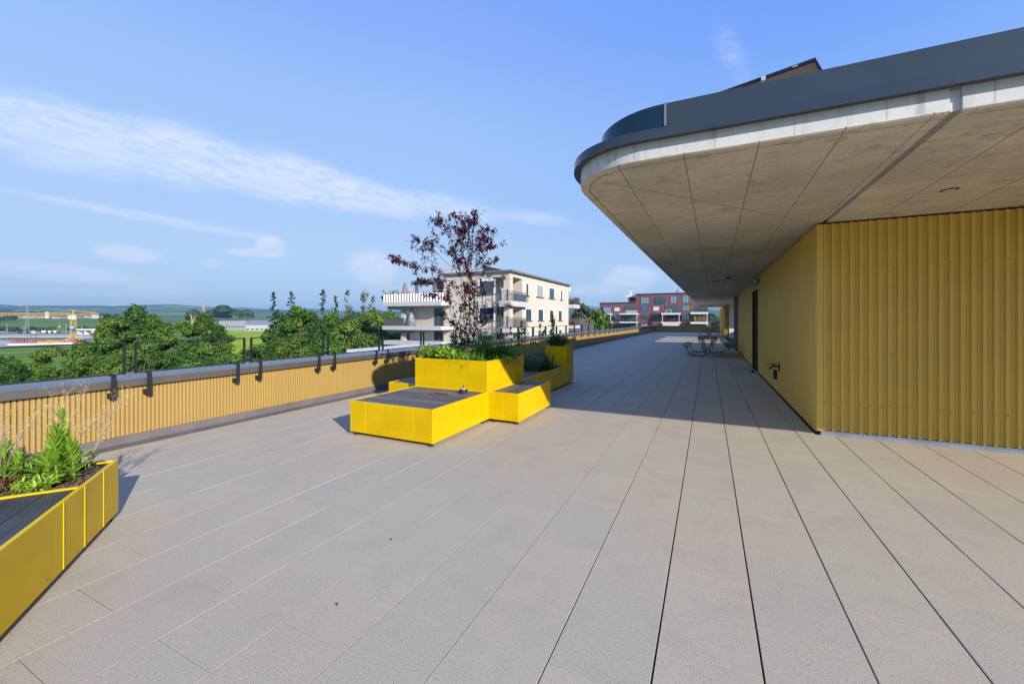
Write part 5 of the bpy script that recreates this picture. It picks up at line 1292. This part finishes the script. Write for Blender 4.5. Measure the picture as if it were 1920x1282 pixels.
for i in range(10):
    u = [4, 22, 38, 55, 70, 84, 94, 104, 150, 168][i]; tall = i in (5, 6, 7); d = 405 - i; a = AD(u, HV, d); g = ter(a.x, a.y) + .35; L = 7 if tall else 4.0; h = 2.7 if tall else 1.4
    root = empty('lorry' if tall else 'car', (a.x, a.y, g), .15, ('white lorry on the %s the motorway' if tall else ['white', 'silver', 'dark', 'blue'][i % 4] + ' car on the %s the motorway') % where[i], 'lorry' if tall else 'car', 'vehicles on the motorway')
    MB().box(-L / 2, L / 2, -1, 1, .4, h * (1 if tall else .62)).build('body', WHITE if tall else colr[i % 4], root)
    (MB().box(L / 2 + .1, L / 2 + 1.8, -1, 1, .4, 2.6) if tall else MB().prism([(-1.3, -.8), (1.0, -.8), (1.0, .8), (-1.3, .8)], h * .621, h)).build('cab', colr[2], root)
    for x in (-L * .32, L * .32): m_ = MB(); m_.tube([(x, -1.02, .42), (x, 1.02, .42)], .42, 10); m_.build('wheels', RUBBER, root)
# overpass and underpass mouth right of the crane
a = AD(152, HV, 380); b = AD(181, HV, 372); g = ter(a.x, a.y); a.z = b.z = g + 4.6; root = empty('road_bridge', (a.x, a.y, 0), 0, 'short concrete road bridge with a dark opening right of the crane', 'bridge')
m_ = MB(); m_.bar(a - Vector((a.x, a.y, 0)), b - Vector((a.x, a.y, 0)), 8, 1.4); m_.build('deck', CWL, root)
m_ = MB()
for t_ in (.05, .5, .95): q = a.lerp(b, t_); m_.box(q.x - a.x - .6, q.x - a.x + .6, q.y - a.y - 3, q.y - a.y + 3, g, g + 3.9)
m_.build('piers', CWL, root)
for i, (u, d, h, lb) in enumerate([(13, 395, 9, 'leftmost lamp mast by the motorway'), (45, 398, 8, 'lamp mast left of the silo'), (124, 400, 10, 'lamp mast left of the crane mast'), (153.5, 330, 9, 'greenish lamp mast right of the crane')]):
    p = AD(u, HV, d); root = empty('lamp_mast', (p.x, p.y, ter(p.x, p.y)), 0, lb, 'lamp', 'lamp masts by the motorway'); m_ = MB(); m_.tube([(0, 0, 0), (0, 0, h)], .22, 6, .12); m_.build('pole', mat('mast_grey', (.35, .37, .36), .6), root); MB().box(-.9, .9, -.25, .25, h, h + .3).build('lamp_head', STEEL, root)
for i, (u, lb) in enumerate([(132.5, 'left'), (137, 'right')]):
    p = AD(u, HV, 62); m_ = MB(); z = EYE + (HV - 682) / FPX * 62; root = empty('wire_post', (p.x, p.y, -12.2), 0, lb + ' one of two pale posts standing in the dark bushes', 'post', 'pale posts in the bushes'); m_.tube([(0, 0, 0), (0, 0, z + 12.2)], .09, 6); m_.build('pole', mat('post_grey', (.5, .55, .5), .6), root)
    m_ = MB()
    for z_ in (1.0, 1.8): m_.box(-.3, .3, -.05, .05, z + 12.2 - z_, z + 12.3 - z_)
    m_.build('arms', MATS['post_grey'], root)
# factory behind the yellow field and white warehouse between the conifers
FW = mat('factory_grey', (.26, .27, .31), .7, .05, .1); FR = mat('factory_roof', (.22, .23, .27), .7)
r1 = thing_box('factory', 411, 462, 601.5, 616, 520, 26, FW, 'long grey factory hall with a flat roof and small red letters', 'building', None, FR, 0, (9, 1.6, .38))
m_ = MB()
for x in (-15.5, -14.2, -12.9, -9.6, -8.3, -7.0): m_.box(x, x + .8, -.3, -.13, 6.6, 7.9)
m_.build('red_lettering', REDP, r1)
thing_box('factory', 460, 504, 600.5, 615.5, 500, 30, mat('factory_light', (.40, .40, .43), .7), 'second lighter factory hall with a sloping roof', 'building', None, FR, 5, (5, 1.5, .3))

# ------------------------------------------------------------------ beige apartment building
BX, BY = -19.6, 40.5
CREAM = mat('cream_render', (.53, .48, .40), .9, .05, .8, bump=.05, bscale=20); SLABW = mat('balcony_white', (.46, .46, .465), .7, .05, 1); FRAMEW = mat('window_white', (.66, .655, .64), .6)
GLS = mat('window_glass', (.03, .05, .065), .06, spec=.8); BLIND = mat('grey_blind', (.30, .31, .33), .6); SILL = mat('dark_sill', (.10, .10, .105), .6); EAVE = mat('eave_grey', (.13, .14, .14), .5)
be = empty('apartment_building', (-24, 50, -12.2), 0, 'cream apartment block with white balconies behind the purple shrub', 'building')
def BE(o, p=None):
    if p is None: o.location = -be.location; o.parent = be
    else: o.parent = p
    return o
xl = AY(832, 520, BY).x; yr = AX(1066, 530, BX).y; ztop = 6.86
la = AX(979, 560, BX).y                                     # end of the corner loggia
mb = MB(); mb.box(xl, BX - 2.2, BY, yr, -12.2, ztop); mb.box(BX - 2.199, BX, la, yr, -12.2, ztop)
mb.box(BX - .75, BX, BY, BY + .8, -12.2, ztop)                                                        # corner pier
zh = AX(979, 523, BX).z; mb.box(BX - 2.199, BX - .0, BY + .0 + .801, la - .001, zh, ztop); mb.box(BX - 2.199, BX - .751, BY, BY + .80, zh, ztop)
fl = [(3.75, 4.0), (.62, .87), (-2.5, -2.25)]
BE(mb.build('walls', CREAM))
mb = MB(); mb.box(xl - .3, BX + .38, BY - .35, yr + .3, ztop + .002, ztop + .20); BE(mb.build('roof', EAVE))
mb = MB()
for i in range(13):
    y0 = BY + .6 + i * 1.55; mb.add([(BX - 3.6, y0, ztop + .25), (BX - 1.0, y0, ztop + .25), (BX - 1.0, y0 + 1.45, ztop + .32), (BX - 3.6, y0 + 1.45, ztop + .32), (BX - 3.6, y0, ztop + .95), (BX - 3.6, y0 + 1.45, ztop + 1.0)], [(0, 4, 5, 3), (0, 1, 4), (3, 5, 2), (1, 2, 5, 4), (0, 3, 2, 1)])
BE(mb.build('solar_panels', mat('pv_dark', (.05, .035, .035), .3)))
pc = AY(856, 500, BY + 5); mb = MB(); mb.box(pc.x - 1.6, pc.x + 1.7, BY + 4, BY + 7, ztop + .2, ztop + 1.45); 
ch_ = BE(mb.build('roof_box', SLABW)); mb = MB()
for dx in (-.2, .5): mb.tube([(pc.x + dx, BY + 4.6, ztop + 1.45), (pc.x + dx, BY + 4.6, ztop + 2.1)], .13, 8)
mb.build('flue', STEEL, ch_)
def window_x(u0, u1, v0, v1, blind=False, sill=True):       # on the right hand facade
    a = AX(u0, v0, BX); b = AX(u1, v1, BX); y0, y1, z1, z0 = a.y, b.y, (a.z + AX(u1, v0, BX).z) / 2, (b.z + AX(u0, v1, BX).z) / 2
    if y1 - y0 < .5: y1 = y0 + .9
    f = MB(); t = .20
    f.box(BX, BX + .05, y0 - t, y0, z0, z1 + t); f.box(BX, BX + .05, y1, y1 + t * 1.4, z0, z1 + t); f.box(BX, BX + .05, y0 + .001, y1 - .001, z1, z1 + t)
    fo = BE(f.build('window', FRAMEW)); MB().box(BX + .003, BX + .012, y0, y1, z0, z1).build('pane', BLIND if blind else GLS, fo)
    if not blind: m_ = MB(); m_.box(BX + .013, BX + .03, (y0 + y1) / 2 - .035, (y0 + y1) / 2 + .035, z0, z1); m_.build('mullion', SILL, fo)
    if sill: MB().box(BX, BX + .14, y0 - t, y1 + t, z0 - .12, z0 - .001).build('sill', SILL, fo)
for w_ in [(986, 990.5, 532, 554), (1006, 1018, 536, 556.5, True), (1029.5, 1039, 541, 559.5), (1051, 1054, 545, 562),
           (985.5, 996, 579.5, 600.5), (1009, 1018, 580.5, 600.5), (1030.5, 1037, 582, 600.5), (1047, 1053, 583, 600.5),
           (984, 993, 622, 640, True), (1008, 1017, 621, 638, True), (1029, 1036, 619, 635), (1047.5, 1053, 618.5, 631)]: window_x(*w_[:4], blind=len(w_) > 4)
def window_y(u0, u1, v0, v1, y, blind=False, sill=True, frame=True, mid=2):
    a = AY(u0, v0, y); b = AY(u1, v1, y); x0, x1, z1, z0 = a.x, b.x, (a.z + AY(u1, v0, y).z) / 2, (b.z + AY(u0, v1, y).z) / 2; f = MB(); t = .18
    if frame: f.box(x0 - t, x0, y - .05, y, z0, z1 + t); f.box(x1, x1 + t, y - .05, y, z0, z1 + t); f.box(x0 + .001, x1 - .001, y - .05, y, z1, z1 + t)
    else: f.box(x0 - .06, x1 + .06, y - .03, y, z1, z1 + .08)
    fo = BE(f.build('window', FRAMEW if frame else SILL)); MB().box(x0, x1, y - .012, y - .003, z0, z1).build('pane', BLIND if blind else GLS, fo)
    m_ = MB()
    for i in range(1, mid): x = x0 + (x1 - x0) * i / mid; m_.box(x - .04, x + .04, y - .03, y - .013, z0, z1)
    if m_.v: m_.build('mullion', SILL, fo)
    if sill: MB().box(x0 - t, x1 + t, y - .14, y, z0 - .12, z0 - .001).build('sill', SILL, fo)
window_y(899, 926, 527, 551, BY); window_y(899, 926, 577.5, 601, BY); window_y(899, 926, 629, 650, BY)
# loggia back: glazed doors behind the corner balcony
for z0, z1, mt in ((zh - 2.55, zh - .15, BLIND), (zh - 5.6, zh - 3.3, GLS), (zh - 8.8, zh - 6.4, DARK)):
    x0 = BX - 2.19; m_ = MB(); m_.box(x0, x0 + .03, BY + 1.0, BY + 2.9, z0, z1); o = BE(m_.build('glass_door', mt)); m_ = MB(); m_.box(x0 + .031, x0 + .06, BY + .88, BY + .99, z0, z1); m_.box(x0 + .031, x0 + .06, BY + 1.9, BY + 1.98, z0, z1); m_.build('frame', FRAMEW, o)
# slabs of the corner loggia and other balconies
def balcony(x0, x1, y0, y1, z0, z1, rail=1.0, dark=False, label='balcony', sides='FR', bars=True):
    s_ = BE(MB().box(x0, x1, y0, y1, z0, z1).build('balcony', SLABW, bevel=.02)); m_ = MB(); r = MB()
    def run(a, b):
        n = max(2, int((Vector(b) - Vector(a)).length / .13)); a = Vector(a); b = Vector(b); r.bar(a + Vector((0, 0, rail)), b + Vector((0, 0, rail)), .05, .04); r.bar(a + Vector((0, 0, .08)), b + Vector((0, 0, .08)), .03, .03)
        for i in range(n + 1): q = a.lerp(b, i / n); r.bar(q, q + Vector((0, 0, rail)), .018, .018)
    if 'F' in sides: run((x0 + .05, y0 + .05, z1), (x1 - .05, y0 + .05, z1))
    if 'R' in sides: run((x1 - .05, y0 + .05, z1), (x1 - .05, y1, z1))
    if 'L' in sides: run((x0 + .05, y0 + .05, z1), (x0 + .05, y1, z1))
    r.build('balustrade', mat('balustrade_brown', (.09, .075, .07), .5), s_)
    return s_
cu = AY(935, 565, BY - .9).x; cr = AY(957.5, 565, BY - .9).x; ye = AX(991, 563, cr).y
for z0, z1 in ((AY(957, 574, BY - .9).z, AY(957, 563.5, BY - .9).z), (AY(957, 624, BY - .9).z, AY(957, 614, BY - .9).z)):
    b_ = balcony(cu, cr, BY - .9, ye, z0, z1, 1.05)
    for x, y in ((cu + .1, BY - .8), (cu + .9, BY - .8)):
        MB().box(x, x + .12, y, y + .12, z1, z1 + 1.25).build('post', mat('post_dark', (.05, .045, .045), .5), b_)
    MB().box(BX - .0, cr - .14, BY + .9, BY + 3.6, z1 + .05, z1 + .85).build('blue_sunscreen' if z0 > 2 else 'screen', mat('screen_blue', (.06, .12, .2), .5) if z0 > 2 else mat('screen_grey', (.2, .19, .19), .5), b_) 
# far end loggias
y3 = AX(1066, 560, BX).y
for va, vb in ((578, 571), (615.5, 609.5), (640, 634)):
    q = AX(1082, va, BX + 1.2)
    z0, z1 = AX(1075, va, BX + .5).z, AX(1075, vb, BX + .5).z
    b_ = balcony(BX - 3, BX + .9, y3 + .05, y3 + 3.2, z0, z1, 1.1); MB().box(BX - 2.9, BX + .83, y3 + 3.0, y3 + 3.1, z1, z1 + 1.0).build('dark_screen', SILL, b_); MB().box(BX + .80, BX + .84, y3 + .2, y3 + 3.0, z1 + .05, z1 + .98).build('dark_panel', mat('brown_screen', (.07, .055, .05), .6), b_)
mb = MB(); mb.box(BX - .9, BX - .35, y3 + .1, y3 + .65, -12.2, 6.5); mb.box(BX - 3, BX, y3 + .02, y3 + 1.2, 6.0, ztop); mb.box(BX - 8, BX - 2.2, y3, y3 + 3, -12.2, 6.2); BE(mb.build('end_bay', CREAM))
# west wing with deep balconies
YW = 40.9
wx0 = AY(767, 590, YW).x; wtop = AY(780, 566, 39.4).z
mb = MB(); mb.box(wx0, xl - .001, YW, YW + 7, -12.2, AY(780, 574, YW).z - .02); BE(mb.build('wing_walls', CREAM))
bx0 = AY(716.5, 570, 39.0).x; bx1 = AY(836, 570, 39.0).x - .15
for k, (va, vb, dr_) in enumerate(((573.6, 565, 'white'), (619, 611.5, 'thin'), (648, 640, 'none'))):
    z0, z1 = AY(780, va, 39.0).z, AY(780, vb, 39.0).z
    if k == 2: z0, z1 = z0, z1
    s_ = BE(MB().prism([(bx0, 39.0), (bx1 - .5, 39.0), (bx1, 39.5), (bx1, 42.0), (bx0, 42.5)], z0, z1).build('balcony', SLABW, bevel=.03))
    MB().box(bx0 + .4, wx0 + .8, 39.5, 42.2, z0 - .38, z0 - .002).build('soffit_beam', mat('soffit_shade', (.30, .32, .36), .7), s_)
    if dr_ == 'white':
        m_ = MB(); n = 22
        for i in range(n):
            x = bx0 + .2 + (bx1 - bx0 - .6) * i / (n - 1); m_.lathe((x, 39.15, z1), [(.13, 0), (.13, .93), (.12, .95)], 10)
        m_.build('round_balusters', FRAMEW, s_); m_ = MB(); m_.box(bx0 + .1, bx1 - .3, 39.42, 39.45, z1, z1 + .93); m_.build('back_screen', SILL, s_)
        m_ = MB(); m_.bar((bx0 + .1, 39.15, z1 + 1.25), (bx1 - .3, 39.15, z1 + 1.25), .04, .03); [m_.bar((x, 39.15, z1), (x, 39.15, z1 + 1.25), .02, .02) for x in np.linspace(bx0 + .1, bx1 - .3, 12)]; m_.build('glass_rail', mat('pale_glass_rail', (.35, .42, .45), .2), s_)
    elif dr_ == 'thin':
        m_ = MB()
        for i in range(74): x = bx0 + .1 + (bx1 - bx0 - .2) * i / 73; m_.bar((x, 39.08, z1), (x, 39.08, z1 + .95), .016, .016)
        m_.bar((bx0 + .1, 39.08, z1 + .95), (bx1 - .1, 39.08, z1 + .95), .04, .03)
        m_.build('balustrade', MATS['balustrade_brown'], s_)
        m_ = MB(); m_.box(bx0 + .1, AY(757, 600, 39.1).x, 39.10, 39.12, z1 + .04, z1 + .93); m_.build('dark_mesh', mat('mesh_grey', (.10, .11, .10), .7), s_)
mb = MB(); cx_ = AY(757, 600, 40.2).x; mb.box(cx_ - .28, cx_ + .28, 40.0, 40.5, -12.2, AY(757, 578, 40).z); BE(mb.build('column', mat('column_grey', (.42, .41, .39), .8)))
window_y(814, 830, 578.5, 611, YW, sill=False, frame=False, mid=2); window_y(814, 830, 622, 650, YW, sill=False, frame=False, mid=2)
mb = MB(); q = AY(771, 600, 39.9); mb.lathe((q.x, q.y, AY(770, 611.4, 39.9).z), [(.55, 0), (.50, .6), (.30, 1.3), (.06, 1.75)], 12)
tag(mb.build('covered_parasol', mat('silver_cover', (.22, .24, .29), .5, .3, 3)), 'silver grey covered object on the middle balcony of the cream block', 'parasol')
q = AY(759.5, 560, 39.7); z1 = AY(759, 565, 39.7).z; root = empty('folded_parasol', (q.x, q.y, z1), 0, 'folded mauve parasol on the roof terrace of the cream block', 'parasol')
MB().lathe((0, 0, .5), [(.30, 0), (.33, .6), (.22, 1.4), (.16, 1.75)], 10).build('cloth', mat('mauve_cloth', (.20, .15, .19), .8), root); MB().tube([(0, 0, 0), (0, 0, .5)], .04, 6).build('pole', STEEL, root)
# pergola on the wing
pz1 = AY(780, 526, 40.5).z; pz0 = wtop; px0 = AY(779, 526, 40.5).x; mb = MB(); mb.box(px0, xl + .3, 40.4, 44.5, pz1 - .28, pz1); mb.box(px0, px0 + .32, 40.4, 40.7, pz0, pz1 - .281); mb.box(px0, px0 + .3, 44.0, 44.3, pz0, pz1 - .281); mb.box(AY(815, 540, 40.5).x - .15, AY(815, 540, 40.5).x + .15, 40.42, 40.7, pz0, pz1 - .281)
BE(mb.build('pergola', EAVE))
mb = MB(); mb.box(AY(817, 540, 41).x, xl - .01, 41.2, 44, wtop, pz1 - .3); BE(mb.build('terrace_room', mat('dark_glazing', (.10, .09, .10), .2)))
gp = 'potted plants on the roof terrace of the cream block'
for i, (u, mt, lb) in enumerate([(720, L_DARK, 'dark potted bush at the left end of the roof terrace'), (730, lm('yellow_bloom', (.45, .40, .03)), 'yellow flowering pot plant on the roof terrace'), (739, L_DARK, 'small dark pot plant between the yellow one and the parasol'), (746, L_MID, 'low pot plant next to the folded parasol')]):
    q = AY(u, 555, 39.65); root = empty('potted_plant', (q.x, q.y, z1), 0, lb, 'plant', gp); rg = np.random.default_rng(400 + i)
    MB().lathe((0, 0, 0), [(.18, 0), (.25, .55)], 10).build('pot', mat('pot_grey', (.2, .2, .2), .7), root); Q, tn, B_x = crown(rg, .9, .42, 260, .07, nb=6); Q[:, :, 2] += .5; np_mesh('foliage', Q, mt, tn, root)
q = AY(769.5, 555, 39.7); root = empty('garden_lantern', (q.x, q.y, z1), 0, 'ochre yellow lantern on the roof terrace right of the parasol', 'lantern'); MB().box(-.2, .2, -.2, .2, 0, 1.2).build('case', mat('lantern_ochre', (.42, .30, .08), .6), root); MB().lathe((0, 0, 1.2), [(.24, 0), (.05, .3)], 4).build('cap', MATS['lantern_ochre'], root)
# external stair frames left of the corner balcony
for k, v in enumerate((553, 605)):
    a = AY(924, v, BY - 1.2); b = AY(936, v, BY - 1.2); z0 = AY(924, v + 14, BY - 1.2).z; m_ = MB()
    m_.bar((a.x, a.y, a.z), (b.x, b.y, a.z), .06, .05); m_.bar((a.x, a.y, z0), (b.x, b.y, z0), .06, .05)
    for i in range(6): x = a.x + (b.x - a.x) * i / 5; m_.bar((x, a.y, z0), (x, a.y, a.z), .035, .035)
    m_.box(a.x, b.x, a.y, BY, z0 - .1, z0 - .03)
    BE(m_.build('side_balustrade', mat('rail_grey', (.20, .20, .21), .5)))

# grey flat roof in front of the wing and garage roof beyond
MB_ = MB(); a = AY(716, 640, 30); MB_.box(-29, -17, 27, 36, -12.2, -1.05)
o = empty('side_building', (-23, 30, -12.2), 0, 'low pale flat roofed annex in front of the cream block', 'building'); w1 = MB().box(-6, 6, -3, 6, 0, 10.9).build('walls', CREAM, o); MB().box(-6.2, 6.2, -3.2, 6.2, 10.903, 11.15).build('roof', mat('pale_roof', (.62, .60, .58), .8), o)
del MB_
gt = AD(1075, 597, 84); root = empty('gabled_house', (gt.x, gt.y, -12.2), .25, 'brown roofed house between the cream block and the silvery tree', 'house')
MB().box(-4.5, 4.5, 0, 9, 0, 11.2).build('walls', WH, root); zt_ = gt.z + 12.2
m_ = MB(); m_.add([(-5, -.4, 11.2), (5, -.4, 11.2), (5, 9.4, 11.2), (-5, 9.4, 11.2), (-3.0, 4.5, zt_), (3.0, 4.5, zt_)], [(0, 1, 5, 4), (2, 3, 4, 5), (0, 4, 3), (1, 2, 5), (3, 2, 1, 0)]); m_.build('roof', mat('brown_roof', (.10, .085, .08), .85), root)

# ------------------------------------------------------------------ red brick building at the end
RY = 145.0
BRK = mat('red_brick', (.175, .066, .088), .85, .12, .25, bump=.0); RSL = mat('balcony_cream', (.62, .60, .56), .7)
rd = empty('brick_apartment_building', (-15, 150, -12.2), 0, 'dark red brick apartment block with cream balconies at the far end', 'building')
def RD(o): o.location = -rd.location; o.parent = rd; return o
X = lambda u: AY(u, 580, RY).x
Zz = lambda v, u=1230: AY(u, v, RY).z
mb = MB(); mb.box(X(1124.5), X(1192), RY, RY + 14, -12.2, Zz(566.5)); mb.box(X(1192), X(1312), RY - .01, RY + 15, -12.2, Zz(551)); mb.box(X(1312), X(1327), RY, RY + 12, -12.2, Zz(575)); RD(mb.build('brick_walls', BRK))
mb = MB(); mb.box(X(1123.5), X(1192), RY - .3, RY + 14.2, Zz(567), Zz(565.4)); mb.box(X(1191.5), X(1313), RY - .3, RY + 15.2, Zz(551), Zz(549.8)); RD(mb.build('roof', mat('roof_edge', (.10, .06, .065), .6)))
mb = MB(); mb.box(X(1173), X(1192), RY + 1, RY + 9, Zz(556), Zz(552)); 
ph = RD(mb.build('penthouse_slab', FRAMEW)); mb = MB(); mb.box(X(1176), X(1181), RY + 2, RY + 5, Zz(566), Zz(556.02)); mb.build('pillar', mat('penthouse_grey', (.2, .21, .23), .6), ph); mb = MB(); mb.box(X(1175), X(1192), RY + 8, RY + 9, Zz(566), Zz(556.02)); mb.build('back_wall', WH, ph)
mb = MB(); mb.box(X(1176), X(1180), RY + 4, RY + 5, Zz(552), Zz(540.5)); c_ = RD(mb.build('chimney', WH)); MB().tube([(X(1177.5), RY + 4.5, Zz(540.5)), (X(1177.5), RY + 4.5, Zz(537.5))], .2, 6).build('flue', STEEL, c_)
mb = MB(); mb.box(X(1266), X(1270), RY + 5, RY + 6, Zz(550), Zz(543)); mb.box(X(1268), X(1269), RY + 5, RY + 5.6, Zz(543), Zz(539)); RD(mb.build('vent_stack', STEEL))
mb = MB()
for u in (1222, 1227, 1232, 1238, 1243, 1250): mb.box(X(u), X(u + 1.6), RY + 3, RY + 4, Zz(551), Zz(548.2 - (u % 3) * .4))
RD(mb.build('roof_units', mat('roof_unit_grey', (.35, .36, .37), .6)))
GL2 = mat('blue_glass', (.035, .085, .11), .10, spec=.8); GLB = mat('light_glass', (.16, .27, .33), .15, spec=.7); LB = mat('light_blind', (.50, .56, .60), .6); BB = mat('bright_blue_glass', (.02, .16, .36), .15)
def rwin(u0, v0, u1, v1, mt, nm='window', mul=1, dp=.10):
    f = RD(MB().box(X(u0) - .12, X(u1) + .12, RY - dp, RY - .02, Zz(v1) - .08, Zz(v0) + .12).build(nm, mat('frame_dark', (.05, .05, .055), .5))); MB().box(X(u0), X(u1), RY - dp - .03, RY - dp - .005, Zz(v1), Zz(v0)).build('pane', mt, f)
    m_ = MB()
    for i in range(1, mul + 1): x = X(u0 + (u1 - u0) * i / (mul + 1)); m_.box(x - .06, x + .06, RY - dp - .06, RY - dp - .031, Zz(v1), Zz(v0))
    if m_.v: m_.build('mullion', MATS['frame_dark'], f)
for w_ in [(1202, 557.5, 1216.5, 569, GLB, 2), (1228, 556.5, 1246, 564, GL2, 2), (1257.5, 556, 1268, 569, GLB, 1), (1280, 556, 1291, 568.5, GLB, 1), (1228, 564.5, 1246, 569.5, mat('loggia_green_glass', (.03, .09, .09), .2), 0),
           (1202.5, 574.8, 1213.5, 582.5, BB, 1), (1225, 574.8, 1236, 582.5, LB, 0), (1247, 574, 1272.5, 586, GL2, 2), (1280, 573.8, 1292, 583, GLB, 2), (1300, 576, 1326, 587, GL2, 3),
           (1128.5, 575, 1131, 587, DARK, 0), (1131.5, 575, 1146, 587, GLB, 0), (1152, 575.5, 1162, 583, LB, 0), (1171, 575, 1194, 586, GL2, 2),
           (1202.5, 591, 1213.5, 598.5, GL2, 1), (1226, 590.5, 1236.5, 598.5, GL2, 1), (1250, 592, 1273, 603, DARK, 2), (1279, 590.5, 1292.5, 599.5, GLB, 0), (1299, 591, 1325, 603, GL2, 3),
           (1128.5, 591.5, 1147, 602.5, GL2, 1), (1152, 590.8, 1163, 599, GLB, 1), (1171, 592, 1195, 603, GL2, 3), (1128, 607, 1146, 618, GL2, 2), (1152, 607, 1196, 618, GL2, 5), (1202.5, 608, 1213, 616, LB, 1), (1226, 608, 1238, 615, GLB, 1)]:
    rwin(*w_[:5], mul=w_[5])
def rbal(u0, u1, v0, v1, dep=2.6, glass=True, solid=None):
    s_ = RD(MB().box(X(u0), X(u1), RY - dep, RY - .1, Zz(v1), Zz(v0)).build('balcony', RSL, bevel=.03)); z = Zz(v0)
    m_ = MB(); m_.bar((X(u0) + .1, RY - dep + .1, z + 1.05), (X(u1) - .1, RY - dep + .1, z + 1.05), .06, .05)
    for i in range(9): x = X(u0) + .1 + (X(u1) - X(u0) - .2) * i / 8; m_.bar((x, RY - dep + .1, z), (x, RY - dep + .1, z + 1.05), .05, .05)
    m_.build('balustrade', mat('rail_dark2', (.06, .07, .075), .4), s_)
    if solid: MB().box(X(solid[0]), X(solid[1]), RY - dep + .12, RY - dep + .17, z + .02, z + 1.0).build('panel', solid[2], s_)
GP2 = mat('pale_panel', (.42, .42, .43), .6)
rbal(1115, 1149, 587.4, 589.6); rbal(1115, 1149, 603.2, 605.6); rbal(1164, 1197.5, 587.2, 589.8, solid=(1175, 1197, GP2)); rbal(1164, 1197, 603.2, 605.6)
rbal(1241, 1276.5, 587, 590.3); rbal(1241, 1276.5, 603.6, 606.4); rbal(1295, 1328, 586, 589.6, solid=(1297, 1327, MATS['loggia_green_glass'])); rbal(1295, 1328, 603.3, 607)
mb = MB(); mb.box(X(1243), X(1275), RY - 2.5, RY - 1.9, Zz(612.5), Zz(606.5)); RD(mb.build('lower_balustrade', RSL))
mb = MB()
for u in (1147.5, 1196, 1326, 1243.5, 1274): mb.box(X(u) - .08, X(u) + .08, RY - 2.5, RY - 2.2, -12.2, Zz(588))
RD(mb.build('columns', RSL))
rnd = random.Random(55)
for i, (u, v, mt, lb) in enumerate([(1246, 586.8, lm('terracotta_bloom', (.5, .25, .08)), 'orange potted plant on the upper middle balcony of the red block'), (1298, 585.8, lm('yellow_green_pot', (.35, .36, .05)), 'yellowish plant at the corner of the upper right balcony'),
                                   (1304, 603, lm('yellow_bloom', (.45, .4, .03)), 'leftmost flowering box of the lower right balcony'), (1311, 603, lm('yellow_bloom', (.45, .4, .03)), 'second flowering box of the lower right balcony'), (1317, 603, lm('terracotta_bloom', (.5, .25, .08)), 'third flowering box of the lower right balcony'),
                                   (1323, 603, lm('pink_bloom', (.5, .16, .2)), 'pink flowering bush at the right end of the lower right balcony')]):
    x = X(u); root = empty('balcony_plant', (x, RY - 2.25, Zz(v)), 0, lb, 'plant', 'balcony plants of the red block'); rg = np.random.default_rng(500 + i); MB().lathe((0, 0, 0), [(.3, 0), (.38, .6)], 10).build('pot', mat('pot_terracotta', (.3, .12, .06), .8), root)
    Q, tn, B_x = crown(rg, 1.1 if i != 5 else 2.0, .6, 220, .13, nb=6); Q[:, :, 2] += .5; np_mesh('foliage', Q, mt, tn, root)
for i, (u0, u1, v, lb) in enumerate([(1246.5, 1259, 587, 'white table and chairs on the upper middle balcony of the red block')]):
    x0, x1 = X(u0 + 4), X(u1); z = Zz(v); root = empty('balcony_table', ((x0 + x1) / 2, RY - 1.6, z), 0, lb, 'table'); w_ = (x1 - x0) / 2; MB().box(-w_, w_, -.5, .5, .95, 1.05).build('table_top', WHITE, root)
    for sx in (-1, 1):
        for sy in (-1, 1): MB().box(sx * w_ * .9 - .05, sx * w_ * .9 + .05, sy * .4 - .05, sy * .4 + .05, 0, .949).build('leg', WHITE, root)

# ------------------------------------------------------------------ air
hz = MB(); hz.box(-9800, 9800, -9800, 9800, -16, 330)
ho = hz.build('haze', DARK); hm = bpy.data.materials.new('haze'); hm.use_nodes = True; t = NT(hm.node_tree); t.n.clear()
pv = t.node('ShaderNodeVolumePrincipled'); pv.inputs['Color'].default_value = (.42, .74, 1, 1); pv.inputs['Density'].default_value = HAZE; pv.inputs['Anisotropy'].default_value = .2
oo = t.node('ShaderNodeOutputMaterial'); t.l.new(pv.outputs[0], oo.inputs['Volume']); ho.data.materials.clear(); ho.data.materials.append(hm); ho['kind'] = 'stuff'; ho['label'] = 'pale blue air fading the far hills'; ho['category'] = 'haze'
